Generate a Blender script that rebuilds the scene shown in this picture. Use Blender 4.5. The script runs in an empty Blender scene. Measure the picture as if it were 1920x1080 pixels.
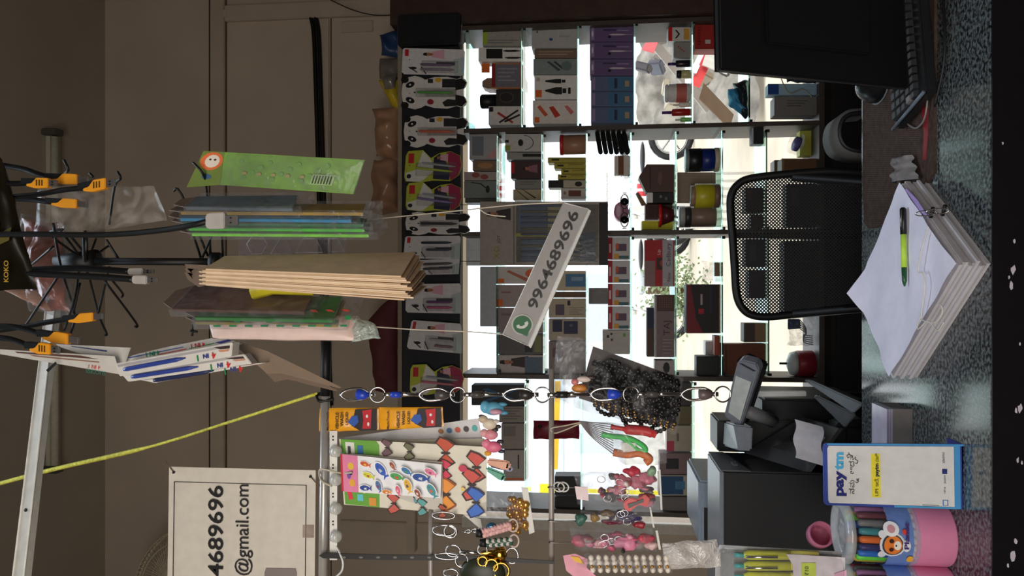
import bpy, bmesh, math, random
from mathutils import Vector as V, Matrix, noise
R = math.radians
rnd = random.Random(7)
scene = bpy.context.scene
COL = scene.collection
# ------------------------------------------------------------------ camera (phone held sideways: rolled 90 degrees)
F, PIT, CZ = 1450.0, R(6.5), 1.55
EYE = V((0, 0, CZ))
FW = V((0, math.cos(PIT), math.sin(PIT))); RT = V((1, 0, 0)); UP = V((0, -math.sin(PIT), math.cos(PIT)))
cd = bpy.data.cameras.new('camera'); cam = bpy.data.objects.new('camera', cd); COL.objects.link(cam)
cd.sensor_width = 36; cd.lens = 36 * F / 1920; cd.clip_start = .02; cd.clip_end = 200
m = Matrix.Identity(3); m.col[0] = -UP; m.col[1] = RT; m.col[2] = -FW
cam.matrix_world = Matrix.Translation(EYE) @ m.to_4x4()
scene.camera = cam
vs = scene.view_settings; vs.view_transform = 'Standard'; vs.look = 'None'; vs.gamma = 1; vs.exposure = 0; vs.use_curve_mapping = False
# ------------------------------------------------------------------ sky and lights
w = bpy.data.worlds.new('sky'); scene.world = w; w.use_nodes = True
nt = w.node_tree; bg = nt.nodes['Background']; bg.inputs[1].default_value = 2.6
tc = nt.nodes.new('ShaderNodeTexCoord'); ns = nt.nodes.new('ShaderNodeTexNoise'); ns.inputs['Scale'].default_value = 2.2
rp = nt.nodes.new('ShaderNodeValToRGB'); rp.color_ramp.elements[0].color = (.62, .76, .92, 1); rp.color_ramp.elements[0].position = .35
rp.color_ramp.elements[1].color = (1, 1, 1, 1); rp.color_ramp.elements[1].position = .6
nt.links.new(tc.outputs['Generated'], ns.inputs['Vector']); nt.links.new(ns.outputs['Fac'], rp.inputs[0]); nt.links.new(rp.outputs[0], bg.inputs[0])
def area(name, loc, target, sx, sy, power, col):
    l = bpy.data.lights.new(name, 'AREA'); l.shape = 'RECTANGLE'; l.size = sx; l.size_y = sy; l.energy = power; l.color = col
    o = bpy.data.objects.new(name, l); COL.objects.link(o); o.location = loc
    o.rotation_euler = (V(target) - V(loc)).to_track_quat('-Z', 'Y').to_euler(); return o
area('street_daylight', (-.45, -.62, 1.72), (-.1, 1.1, 1.3), 1.4, .8, 25, (1, .93, .84))
area('overhead_fill', (.1, .95, 3.3), (.1, 1.3, 1.0), 1.3, .5, 4.2, (.72, .86, 1)).data.spread = R(75)  # cool fill lamp added under the closed ceiling to brighten papers and counter
# ------------------------------------------------------------------ pixel and plane helpers (pixels only give directions; depth is set for every thing)
def ray(x, y): return FW + RT * ((540 - y) / F) + UP * ((960 - x) / F)
def W(x, y, d): r = ray(x, y); return EYE + r * (d / r.y)
def G(x, y, z): r = ray(x, y); return EYE + r * ((z - CZ) / r.z)
def xpx(z, d):
    dz = z - CZ; b = (-math.sin(PIT) * d + math.cos(PIT) * dz) / (math.cos(PIT) * d + math.sin(PIT) * dz); return 960 - b * F
class Pl:                                   # a plane in the room, given by a point and its facing
    def __init__(s, x, y, d, yaw=0, tilt=0):
        s.p = W(x, y, d); M = Matrix.Rotation(R(yaw), 3, 'Z') @ Matrix.Rotation(R(tilt), 3, 'X')
        s.n = M @ V((0, -1, 0)); s.r = M @ V((1, 0, 0)); s.u = M @ V((0, 0, 1)); s.d = d
        s.k = (s.at(x, y + 1) - s.at(x, y - 1)).length / 2
    def at(s, x, y, off=0): r = ray(x, y); return EYE + r * ((s.p - EYE).dot(s.n) / r.dot(s.n)) + s.n * off
class Zp:                                   # horizontal plane at height z
    def __init__(s, z, x=1700, y=500):
        s.z = z; s.n = V((0, 0, 1)); s.r = V((1, 0, 0)); s.u = V((0, 1, 0)); s.k = (s.at(x, y + 1) - s.at(x, y - 1)).length / 2
    def at(s, x, y, off=0): return G(x, y, s.z) + V((0, 0, off))
# ------------------------------------------------------------------ materials
MT = {}
def lin(c): return tuple(((v / 255 + .055) / 1.055) ** 2.4 if v > 10 else v / 255 / 12.92 for v in c)
def mat(name, rgb=(128, 128, 128), rough=.55, metal=0, var=.08, scale=60, bump=0, spec=.4, coat=0, trans=0):
    key = (name, rgb, rough, metal, trans)
    if key in MT: return MT[key]
    m = bpy.data.materials.new(name); m.use_nodes = True; t = m.node_tree; b = t.nodes['Principled BSDF']; L = t.links.new
    c = lin(rgb)
    if trans: c = rgb
    tc = t.nodes.new('ShaderNodeTexCoord'); n = t.nodes.new('ShaderNodeTexNoise'); n.inputs['Scale'].default_value = scale; n.inputs['Detail'].default_value = 3
    L(tc.outputs['Object'], n.inputs['Vector'])
    r = t.nodes.new('ShaderNodeValToRGB'); r.color_ramp.elements[0].position = .3; r.color_ramp.elements[1].position = .7
    r.color_ramp.elements[0].color = (*[v * (1 - var) for v in c], 1); r.color_ramp.elements[1].color = (*[min(1, v * (1 + var)) for v in c], 1)
    L(n.outputs['Fac'], r.inputs[0]); L(r.outputs[0], b.inputs['Base Color'])
    b.inputs['Roughness'].default_value = rough; b.inputs['Metallic'].default_value = metal
    b.inputs['Specular IOR Level'].default_value = spec; b.inputs['Coat Weight'].default_value = coat; b.inputs['Transmission Weight'].default_value = trans
    if bump:
        bp = t.nodes.new('ShaderNodeBump'); bp.inputs['Strength'].default_value = bump; bp.inputs['Distance'].default_value = .002
        L(n.outputs['Fac'], bp.inputs['Height']); L(bp.outputs[0], b.inputs['Normal'])
    MT[key] = m; return m
def clear(name, tint=(1, 1, 1), fac=.22, rough=.12, scale=35, bump=.8, body=(150, 150, 155), vary=.25):
    """thin clear plastic film: mostly see-through, with glossy wrinkles"""
    key = ('clear', name)
    if key in MT: return MT[key]
    m = bpy.data.materials.new(name); m.use_nodes = True; t = m.node_tree; b = t.nodes['Principled BSDF']; L = t.links.new; out = t.nodes['Material Output']
    b.inputs['Base Color'].default_value = (*lin(body), 1); b.inputs['Roughness'].default_value = rough; b.inputs['Specular IOR Level'].default_value = 1
    tr = t.nodes.new('ShaderNodeBsdfTransparent'); tr.inputs[0].default_value = (*tint, 1); mx = t.nodes.new('ShaderNodeMixShader')
    tc = t.nodes.new('ShaderNodeTexCoord'); n = t.nodes.new('ShaderNodeTexNoise'); n.inputs['Scale'].default_value = scale; n.inputs['Distortion'].default_value = 1.5
    L(tc.outputs['Object'], n.inputs['Vector'])
    mr = t.nodes.new('ShaderNodeMapRange'); mr.inputs[1].default_value = .4; mr.inputs[2].default_value = .75; mr.inputs[3].default_value = fac; mr.inputs[4].default_value = min(1, fac + vary)
    L(n.outputs['Fac'], mr.inputs[0]); L(mr.outputs[0], mx.inputs[0]); L(tr.outputs[0], mx.inputs[1]); L(b.outputs[0], mx.inputs[2]); L(mx.outputs[0], out.inputs[0])
    bp = t.nodes.new('ShaderNodeBump'); bp.inputs['Strength'].default_value = bump; bp.inputs['Distance'].default_value = .004; L(n.outputs['Fac'], bp.inputs['Height']); L(bp.outputs[0], b.inputs['Normal'])
    MT[key] = m; return m
def P(rgb): return mat('print_ink', rgb, .5, var=.05, spec=.3)
FILM = clear('clear_film', fac=.09, vary=.3); SHELL = clear('clear_shell', fac=.12, bump=.15, vary=.1); THIN = clear('thin_clear_film', fac=.1, vary=.2)
CHROME = mat('chrome', (205, 205, 208), .18, 1, var=.03); STEEL = mat('dull_steel', (140, 136, 132), .35, 1)
BLACK = mat('black_wire', (13, 13, 14), .5); DARK = mat('dark_plastic', (22, 24, 28), .45); RUBBER = mat('black_cable', (14, 15, 17), .45)
GREYP = mat('grey_plastic', (120, 122, 126), .4); WHITEP = mat('white_plastic', (215, 215, 212), .35)
# ------------------------------------------------------------------ mesh builder
class MB:
    def __init__(s): s.v = []; s.f = []; s.smooth = False
    def add(s, vs, fs):
        k = len(s.v); s.v += [V(p) for p in vs]; s.f += [tuple(i + k for i in f) for f in fs]; return s
    def hexa(s, a, b):                       # two quads (bottom ring, top ring)
        return s.add(list(a) + list(b), [(3, 2, 1, 0), (4, 5, 6, 7)] + [(i, (i + 1) % 4, 4 + (i + 1) % 4, 4 + i) for i in range(4)])
    def box(s, lo, hi):
        x0, y0, z0 = lo; x1, y1, z1 = hi
        return s.hexa([(x0, y0, z0), (x1, y0, z0), (x1, y1, z0), (x0, y1, z0)], [(x0, y0, z1), (x1, y0, z1), (x1, y1, z1), (x0, y1, z1)])
    def prism(s, pts, n, t):                 # planar polygon (front) pushed back by t along -n
        k = len(pts); fr = [V(p) for p in pts]; bk = [p - n * t for p in fr]
        nn = V((0, 0, 0))
        for i in range(k): nn += fr[i].cross(fr[(i + 1) % k])
        if nn.dot(n) < 0: fr.reverse(); bk.reverse()
        return s.add(fr + bk, [tuple(range(k)), tuple(range(2 * k - 1, k - 1, -1))] + [(i, k + i, k + (i + 1) % k, (i + 1) % k) for i in range(k)])
    def tube(s, pts, r, n=8, closed=False, cap=True):
        pts = [V(p) for p in pts]; N = len(pts); s.smooth = True; rings = []; ref = None
        for i, p in enumerate(pts):
            a = pts[(i - 1) % N] if (i or closed) else p; b = pts[(i + 1) % N] if (i < N - 1 or closed) else p
            t = (b - a).normalized() if (b - a).length > 1e-9 else V((0, 0, 1))
            if ref is None: ref = t.orthogonal().normalized()
            ref = (ref - t * ref.dot(t)); ref = ref.normalized() if ref.length > 1e-6 else t.orthogonal().normalized()
            q = t.cross(ref); rr = r[i] if isinstance(r, (list, tuple)) else r
            rings.append([p + (ref * math.cos(2 * math.pi * j / n) + q * math.sin(2 * math.pi * j / n)) * rr for j in range(n)])
        vs = [p for g in rings for p in g]; fs = []
        for i in range(N if closed else N - 1):
            a = i * n; b = ((i + 1) % N) * n
            fs += [(a + j, a + (j + 1) % n, b + (j + 1) % n, b + j) for j in range(n)]
        if not closed and cap: fs += [tuple(range(n - 1, -1, -1)), tuple(range((N - 1) * n, N * n))]
        return s.add(vs, fs)
    def lathe(s, c, prof, n=28, ax=V((0, 0, 1)), cap=True):
        s.smooth = True; ax = V(ax).normalized(); a = ax.orthogonal().normalized(); b = ax.cross(a); vs = []
        for r, h in prof:
            for j in range(n): t = 2 * math.pi * j / n; vs.append(V(c) + ax * h + (a * math.cos(t) + b * math.sin(t)) * r)
        fs = []
        for i in range(len(prof) - 1): fs += [(i * n + j, i * n + (j + 1) % n, (i + 1) * n + (j + 1) % n, (i + 1) * n + j) for j in range(n)]
        if cap: fs += [tuple(range(n - 1, -1, -1)), tuple(range((len(prof) - 1) * n, len(prof) * n))]
        return s.add(vs, fs)
    def ball(s, c, rx, ry=None, rz=None, n=10):
        s.smooth = True; ry = ry or rx; rz = rz or rx; vs = []; fs = []
        for i in range(n + 1):
            a = math.pi * i / n
            for j in range(n): t = 2 * math.pi * j / n; vs.append(V(c) + V((rx * math.sin(a) * math.cos(t), ry * math.sin(a) * math.sin(t), rz * math.cos(a))))
        for i in range(n): fs += [(i * n + j, (i + 1) * n + j, (i + 1) * n + (j + 1) % n, i * n + (j + 1) % n) for j in range(n)]
        return s.add(vs, fs)
    def grid(s, f, nu, nv, closed=False):
        s.smooth = True; vs = [f(i / nu, j / nv) for i in range(nu + 1) for j in range(nv + 1)]
        return s.add(vs, [(i * (nv + 1) + j, i * (nv + 1) + j + 1, (i + 1) * (nv + 1) + j + 1, (i + 1) * (nv + 1) + j) for i in range(nu) for j in range(nv)])
    def build(s, name, material, parent=None, bevel=0, kind=None, smooth=None):
        o = V(parent.matrix_world.translation) if parent else sum(s.v, V((0, 0, 0))) / max(1, len(s.v))
        base = getattr(parent, 'base', None)
        if parent is not None: o = V(ORG[parent.name])
        else: o.z = min(p.z for p in s.v)
        me = bpy.data.meshes.new(name); me.from_pydata([p - o for p in s.v], [], s.f); me.materials.append(material)
        if bevel:
            b = bmesh.new(); b.from_mesh(me); bmesh.ops.remove_doubles(b, verts=b.verts, dist=1e-7)
            try: bmesh.ops.bevel(b, geom=list(b.edges), offset=bevel, segments=2, affect='EDGES', clamp_overlap=True)
            except Exception: pass
            b.to_mesh(me); b.free()
        if s.smooth if smooth is None else smooth: me.polygons.foreach_set('use_smooth', [True] * len(me.polygons))
        me.update(); ob = bpy.data.objects.new(name, me); COL.objects.link(ob)
        if parent: ob.parent = parent; ORG[ob.name] = o
        else: ob.location = o; ORG[ob.name] = o
        if kind: ob['kind'] = kind
        return ob
ORG = {}
def tag(o, label, cat, group=None, kind=None):
    o['label'] = label; o['category'] = cat
    if group: o['group'] = group
    if kind: o['kind'] = kind
    return o
def thing(name, label, cat, base, group=None):
    o = bpy.data.objects.new(name, None); o.empty_display_size = .02; COL.objects.link(o); o.location = base; ORG[o.name] = V(base)
    return tag(o, label, cat, group)
def struct(name, mb, m, bevel=0): o = mb.build(name, m, bevel=bevel); o['kind'] = 'structure'; return o
def mbx(): return MB()
# --- 2D shapes in normalised card space (a = down the card, b = from its right edge to its left edge)
def el(a, b, ra, rb, n=14, rot=0):
    return [(a + ra * math.cos(t) * math.cos(rot) - rb * math.sin(t) * math.sin(rot), b + ra * math.cos(t) * math.sin(rot) + rb * math.sin(t) * math.cos(rot)) for t in [2 * math.pi * i / n for i in range(n)]]
def rc(a0, b0, a1, b1): return [(a0, b0), (a1, b0), (a1, b1), (a0, b1)]
def quadmap(c):                              # c: 4 px corners (top-right, bottom-right, bottom-left, top-left in the upright view) -> function (a,b)->px
    return lambda a, b: tuple((1 - b) * ((1 - a) * c[0][i] + a * c[1][i]) + b * ((1 - a) * c[3][i] + a * c[2][i]) for i in (0, 1))
def rect(x0, y0, x1, y1): return [(x0, y0), (x1, y0), (x1, y1), (x0, y1)]
def prints(root, q, pl, items, off=.0004, t=.0004):
    """flat printed shapes; one part per colour"""
    f = quadmap(q); by = {}
    for k, it in enumerate(items):
        c, pts = it[0], it[1]; mb = by.setdefault(c, [MB(), k])[0]
        mb.prism([pl.at(*f(a, b), off + .00012 * (k + 1)) for a, b in pts], pl.n, t)
    for c, (mb, k) in by.items(): mb.build('print', P(c), root)
TXT = {}
def text(root, s, pl, x, y, h, rgb, align='LEFT', bold=0, ang=0, off=.001, name='lettering', sx=1.0, fit=None):
    """lettering lying on plane pl; (x,y) px of baseline start; h = cap height in px; reads along -y of the photo"""
    c = bpy.data.curves.new('txt', 'FONT'); c.body = s; c.align_x = align; c.size = 1; c.offset = bold; c.resolution_u = 3; c.extrude = .002
    o = bpy.data.objects.new('txt', c); COL.objects.link(o); dg = bpy.context.evaluated_depsgraph_get(); dg.update()
    me = bpy.data.meshes.new_from_object(o.evaluated_get(dg)); bpy.data.objects.remove(o)
    k = h * pl.k / .70; vs = [v.co.copy() for v in me.vertices]; fs = [tuple(p.vertices) for p in me.polygons]; bpy.data.meshes.remove(me)
    if not vs: return
    if fit: wd = max(v.x for v in vs) - min(v.x for v in vs); sx = fit * pl.k / (wd * k)
    o0 = pl.at(x, y, off); ca, sa = math.cos(R(ang)), math.sin(R(ang)); r = pl.r * ca + pl.u * sa; u = pl.u * ca - pl.r * sa
    mb = MB(); mb.add([o0 + r * (p.x * k * sx) + u * (p.y * k) + pl.n * min(p.z * k, .0006) for p in vs], fs)
    return mb.build(name, P(rgb), root)
def card(name, label, cat, q, d, body, pr=(), t=.0012, yaw=0, tilt=0, group=None, outline=None, bname='backing_card', bevel=0, extra=None, rough=.5, mat_=None, pl=None):
    """a flat or boxy printed thing: q = px corners, outline in normalised coords"""
    if len(q) == 4 and not isinstance(q[0], tuple): q = rect(*q)
    cx = sum(p[0] for p in q) / 4; cy = sum(p[1] for p in q) / 4; pl = pl or Pl(cx, cy, d, yaw, tilt); f = quadmap(q)
    o = outline or rc(0, 0, 1, 1); pts = [pl.at(*f(a, b)) for a, b in o]
    base = sum(pts, V((0, 0, 0))) / len(pts); base.z = min(p.z for p in pts); base = base - pl.n * t / 2
    r = thing(name, label, cat, base, group)
    MB().prism(pts, pl.n, t).build(bname, mat_ or mat('coated_card', body, rough, var=.06), r, bevel=bevel)
    prints(r, q, pl, pr)
    if extra: extra(r, q, pl)
    return r
def pen(root, q, pl, a0, b0, a1, b1, rad, rgb, name='pen', off=.006, m=None):
    f = quadmap(q); p0 = pl.at(*f(a0, b0), off); p1 = pl.at(*f(a1, b1), off); dd = p1 - p0
    MB().tube([p0, p0 + dd * .06, p0 + dd * .85, p1], [rad * .7, rad, rad, rad * .25], 8).build(name, m or mat('pen_barrel', rgb, .35, var=.05), root)
def blister(root, q, pl, o, h=.012, m=None, name='blister'):
    f = quadmap(q); MB().prism([pl.at(*f(a, b), h) for a, b in o], pl.n, h).build(name, m or SHELL, root, bevel=.002)
def pillow(q, pl, bulge=.01, crump=.004, n=18, seed=0, sc=35):
    """crumpled two-sided bag between 4 px corners"""
    f = quadmap(q); mb = MB(); sd = V((seed * 3.1, seed, 0))
    for sg in (1, -1):
        def g(u, v):
            e = max(0, (4 * u * (1 - u)) * (4 * v * (1 - v))) ** .5; p = pl.at(*f(u, v))
            return p + pl.n * (sg * bulge * e + crump * noise.noise(p * sc + sd) * (.4 + e)) + (pl.r * noise.noise(p * sc * .7 + sd * 2) + pl.u * noise.noise(p * sc * .7 - sd)) * crump * .8
        mb.grid(g, n, n)
    return mb
def arc(c, r1, r2, n=28, a0=0, a1=360):
    return [V(c) + V(r1) * math.cos(R(a0 + (a1 - a0) * i / n)) + V(r2) * math.sin(R(a0 + (a1 - a0) * i / n)) for i in range(n + 1)]
def wire(name, pts, r, m, parent=None, closed=False, n=7): return MB().tube(pts, r, n, closed).build(name, m, parent)
def curve(pts, k=6):                         # smooth path through points
    pts = [V(p) for p in pts]; out = []
    for i in range(len(pts) - 1):
        p0 = pts[max(0, i - 1)]; p1 = pts[i]; p2 = pts[i + 1]; p3 = pts[min(len(pts) - 1, i + 2)]
        for j in range(k):
            t = j / k; out.append(.5 * ((2 * p1) + (p2 - p0) * t + (2 * p0 - 5 * p1 + 4 * p2 - p3) * t * t + (3 * p1 - p0 - 3 * p2 + p3) * t ** 3))
    return out + [pts[-1]]
# ================================================================== SETTING
def wall_mat():
    m = mat('painted_wall', (194, 179, 163), .8, var=.10, scale=2.2, bump=0)
    t = m.node_tree; b = t.nodes['Principled BSDF']; n = t.nodes.new('ShaderNodeTexNoise'); n.inputs['Scale'].default_value = 180
    bp = t.nodes.new('ShaderNodeBump'); bp.inputs['Strength'].default_value = .25; bp.inputs['Distance'].default_value = .002
    t.links.new(n.outputs['Fac'], bp.inputs['Height']); t.links.new(bp.outputs[0], b.inputs['Normal']); return m
WALL = wall_mat(); YW = 3.06; ZC = G(197, 540, 3.0).z
ZC = W(197, 540, YW).z; XL, XR = -1.5, 1.22
zt = W(868, 300, YW).z; zb = W(1545, 300, YW).z; xo0 = W(1200, 985, YW).x; xo1 = W(1200, 20, YW).x
bw = MB()
bw.box((XL, YW, zt), (XR, YW + .12, ZC)); bw.box((XL, YW, 0), (XR, YW + .12, zb)); bw.box((XL, YW, zb), (xo0, YW + .12, zt)); bw.box((xo1, YW, zb), (XR, YW + .12, zt))
struct('wall_back', bw, WALL)
struct('wall_left', MB().box((XL - .1, -1.2, 0), (XL, YW + .12, ZC)), WALL)
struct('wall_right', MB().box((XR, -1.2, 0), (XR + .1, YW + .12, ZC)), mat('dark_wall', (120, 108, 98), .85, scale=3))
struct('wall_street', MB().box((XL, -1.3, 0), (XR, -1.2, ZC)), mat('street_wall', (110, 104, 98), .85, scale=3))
struct('ceiling', MB().box((XL - .1, -1.3, ZC), (XR + .1, YW + .12, ZC + .1)), mat('painted_ceiling', (172, 162, 148), .85, var=.05, scale=3))
struct('floor', MB().box((XL - .1, -1.3, -.05), (XR + .1, YW + .12, 0)), mat('dark_floor', (62, 58, 56), .6, scale=8))
def band(name, x0, x1, y0, y1, t, m):
    a = W(x0, y0, YW); b = W(x1, y1, YW); struct(name, MB().box((min(a.x, b.x), YW - t, b.z), (max(a.x, b.x), YW, a.z)), m, bevel=.003)
TRIM = mat('painted_trim', (190, 176, 160), .7, var=.08, scale=8); STAIN = mat('grimy_joint', (92, 76, 60), .9, scale=20)
band('trim_1', 398, 424, -60, 1300, .02, TRIM); band('trim_2', 395.5, 398, -60, 1300, .021, STAIN); band('trim_3', 424, 426, -60, 1300, .006, STAIN)
band('trim_4', 424, 432, 22, 36, .03, TRIM); band('trim_5', 426, 745, 14, 30, .025, TRIM); band('trim_6', 617, 622, 30, 1100, .006, TRIM)
band('trim_7', 768, 783, 895, 1030, .05, TRIM); band('trim_8', 640, 1560, 1000, 1006, .012, TRIM); band('trim_9', 868, 1310, 966, 1000, .03, mat('window_reveal', (206, 202, 194), .6))
band('trim_10', 640, 700, 42, 60, .012, TRIM)
# outside -----------------------------------------------------------
gm = mat('sunlit_concrete', (196, 184, 162), .9, var=.18, scale=1.5)
struct('ground_outside', MB().box((-14, YW + .12, .1), (14, 26, .3)), gm)
o = MB().box((-14, 13, .3), (14, 13.15, 1.15)).build('boundary_wall', mat('whitewash', (214, 212, 206), .9, scale=2)); tag(o, 'pale boundary wall across the lane outside the window', 'wall')
t = thing('shopfront', 'white shop building with blue band seen far outside behind the glass shelves', 'building', (-3.2, 16, .3))
MB().box((-9, 16, .3), (1.5, 17, 3.2)).build('facade', mat('white_render', (232, 234, 238), .8, scale=2), t); MB().box((-9, 15.95, 2.3), (1.5, 16, 2.6)).build('sign_band', mat('blue_band', (196, 212, 224), .6), t)
for k in range(4): MB().box((-8 + k * 2.3, 15.96, .4), (-6.6 + k * 2.3, 16, 2.1)).build('shutter', mat('shutter_grey', (196, 202, 206), .6), t)
t = thing('railing', 'white metal railing outside seen through the middle bay', 'railing', W(1090, 380, 6.5))
for k in range(9):
    p = W(1070, 330 + k * 14, 6.5); MB().tube([(p.x, 6.5, .3), (p.x, 6.5, 1.95)], .012, 6).build('bar', WHITEP, t)
for z in (1.05, 1.5, 1.9): MB().tube([(W(1070, 325, 6.5).x, 6.5, z), (W(1070, 447, 6.5).x, 6.5, z)], .015, 6).build('rail', WHITEP, t)
def plank(x0, y0, x1, y1, d, r, c, lab, nm='plank', cat='plank'):
    a = W(x0, y0, d); b = W(x1, y1, d + .5); s = V((0, .02, 0)); n = (b - a).cross(V((0, 1, 0))).normalized() * r
    o = MB().hexa([a - n, a + n, a + n + s, a - n + s], [b - n, b + n, b + n + s, b - n + s]).build(nm, mat('painted_board', c, .7, scale=10)); tag(o, lab, cat)
plank(1210, 60, 1330, 205, 5.0, .03, (150, 145, 140), 'long grey board leaning outside behind the top right shelves')
plank(1215, 95, 1235, 50, 4.6, .035, (215, 90, 95), 'short red board outside behind the topmost nail polish shelf')
plank(1303, 160, 1330, 102, 4.6, .03, (206, 60, 62), 'red painted board outside, below the red carton')
plank(1300, 135, 1318, 98, 4.7, .02, (225, 228, 232), 'white pipe lying outside beside the red board', 'pipe', 'pipe')
plank(1315, 170, 1372, 228, 4.4, .045, (105, 84, 66), 'brown plank lying outside under the right hand bay')
plank(1340, 130, 1352, 85, 4.8, .08, (200, 196, 186), 'pale stone slab outside beside the monitor edge', 'slab', 'slab')
for k in range(18):                                            # rubble pile outside
    x = rnd.uniform(1205, 1400); y = rnd.uniform(50, 232); d = rnd.uniform(4.2, 5.6); p = W(x, y, d); s = rnd.uniform(.02, .07); mb = MB(); g = rnd.choice([(120, 112, 104), (88, 86, 88), (150, 140, 124), (170, 160, 140), (96, 100, 108)])
    mb.box(p - V((s, s, s * .5)), p + V((s, s, s * .5))); M = Matrix.Rotation(rnd.uniform(0, 3), 3, V((rnd.random(), rnd.random(), .3)).normalized()); mb.v = [p + M @ (q - p) for q in mb.v]
    o = mb.build('rubble_block', mat('rubble', g, .95, scale=12), bevel=.01); tag(o, 'broken concrete block in the rubble pile outside the right bay', 'rubble', 'rubble blocks outside the window')
mb = MB()
def hill(u, v): x = 1195 + (1420 - 1195) * u; y = 45 + 195 * v; p = W(x, y, 7.4 - 1.3 * u); return p + V((0, .2 * noise.noise(p * 2.3), .08 * noise.noise(p * 5)))
o = mb.grid(hill, 24, 20).build('rubble_heap', mat('grey_rubble', (128, 122, 112), .95, var=.45, scale=7, bump=.8)); tag(o, 'grey heap of rubble and soil outside behind the top right shelves', 'rubble heap')
def bike(x, y, d, c, lab):
    p = W(x, y, d); t = thing('motorcycle', lab, 'motorcycle', (p.x, d, .3), 'motorcycles parked outside'); b = V((p.x, d, .3))
    for sx in (-.58, .58):
        MB().tube(arc(b + V((sx, 0, .3)), V((.26, 0, 0)), V((0, 0, .26)), 22)[:-1], .045, 7, True).build('tyre', RUBBER, t); MB().tube(arc(b + V((sx, 0, .3)), V((.2, 0, 0)), V((0, 0, .2)), 22)[:-1], .012, 6, True).build('rim', CHROME, t)
        for k in range(5): a = k * 2 * math.pi / 5; MB().tube([b + V((sx, 0, .3)), b + V((sx + .2 * math.cos(a), 0, .3 + .2 * math.sin(a)))], .01, 5).build('spoke', STEEL, t)
    MB().ball(b + V((-.08, 0, .68)), .17, .11, .08).build('fuel_tank', mat('bike_paint', c, .25), t); MB().ball(b + V((.32, 0, .68)), .22, .1, .035).build('seat', DARK, t)
    MB().box(b + V((-.18, -.1, .25)), b + V((.2, .1, .52))).build('engine', STEEL, t, bevel=.02); MB().tube([b + V((-.58, -.06, .3)), b + V((-.4, -.06, .9))], .02).build('fork', CHROME, t)
    MB().tube(curve([b + V((-.3, -.3, .98)), b + V((-.4, -.1, .95)), b + V((-.4, .1, .95)), b + V((-.3, .3, .98))]), .013).build('handlebar', CHROME, t)
    MB().lathe(b + V((-.5, 0, .82)), [(.03, .08), (.08, .03), (.085, -.02)], 14, V((1, 0, 0))).build('headlamp', WHITEP, t); MB().tube([b + V((.1, -.12, .25)), b + V((.75, -.12, .32))], .03).build('exhaust', CHROME, t)
bike(1205, 340, 10.6, (190, 40, 48), 'motorcycle with red tank parked outside behind the brown carton'); bike(1215, 520, 11, (190, 200, 205), 'silver motorcycle parked outside behind the cocoa cartons')
t = thing('shrub', 'green shrub outside behind the middle shelves', 'shrub', W(1240, 520, 7.5)); rr = random.Random(3); mb = MB()
for k in range(900):
    p = W(1215, 545, 7.5) + V((rr.gauss(0, .16), rr.gauss(0, .12), rr.gauss(-.25, .14))); a = V((rr.uniform(-1, 1), rr.uniform(-1, 1), rr.uniform(-1, 1))).normalized() * .022; b = a.orthogonal() * .5; mb.add([p, p + a + b, p + a * 2, p + a - b], [(0, 1, 2, 3)])
mb.build('foliage', mat('shrub_leaf', (120, 136, 96), .8, var=.4), t, kind='stuff'); MB().tube([W(1215, 545, 7.5) - V((0, 0, .55)), W(1215, 545, 7.5)], .03).build('trunk', mat('bark', (90, 70, 52), .9), t)
# ================================================================== SHELF UNIT
D0, D1 = 2.80, 3.02
GX = {1: [872, 979, 1084, 1190, 1298, 1405], 2: [933, 1017, 1100, 1183, 1267, 1354, 1437], 3: [932, 1020, 1100, 1183, 1267, 1354, 1441], 4: [985, 1090, 1300, 1405]}
BY = {1: (40, 236), 2: (245, 434), 3: (441, 705), 4: (714, 962)}
WOOD = mat('dark_laminate', (74, 64, 58), .5, var=.15, scale=30); BROWN = mat('brown_wood', (66, 48, 40), .55, var=.25, scale=22)
GLASS = mat('shelf_glass', (.62, .98, .86), .02, trans=1, var=0, spec=.5)
def X_(y, d=D0): return W(1200, y, d).x
zsb = W(1536, 300, D0).z; zst = W(866, 300, D0).z
unit = thing('display_shelf', 'wide open-backed display shelf with glass shelves in front of the window', 'shelf', (0, 2.9, 0))
for y in (40, 237.5, 436, 709, 964): MB().box((X_(y) - .008, D0, zsb), (X_(y) + .008, D1, zst)).build('divider', WOOD, unit, bevel=.001)
MB().box((X_(966), D0, zsb - .018), (X_(30), D1, zsb)).build('bottom_board', WOOD, unit)
MB().box((X_(1010), D0 + .02, 0), (X_(-40), D1, zsb - .018)).build('lower_cabinet', mat('lower_laminate', (34, 30, 29), .7, var=.2, scale=18), unit)
for y in (60, 300, 560, 820): MB().box((X_(y + 90), D0 + .005, .25), (X_(y - 60), D0 + .02, zsb - .06)).build('cabinet_door', mat('lower_door', (32, 28, 27), .7, var=.15), unit, bevel=.002)
MB().box((X_(34), D0 - .03, zsb), (X_(-60), D1, W(735, 0, D0).z)).build('side_post', BROWN, unit, bevel=.003)
MB().box((X_(800), D0 - .02, W(864, 300, D0).z), (X_(34), D0 + .01, W(756, 300, D0).z)).build('header_board', mat('navy_board', (26, 27, 36), .6), unit, bevel=.002)
MB().box((X_(964), D0 - .02, W(757, 300, D0).z), (X_(20), D1, W(748, 300, D0).z)).build('top_board', mat('top_board_paint', (150, 138, 122), .7), unit, bevel=.002)
GZ = {}
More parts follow.
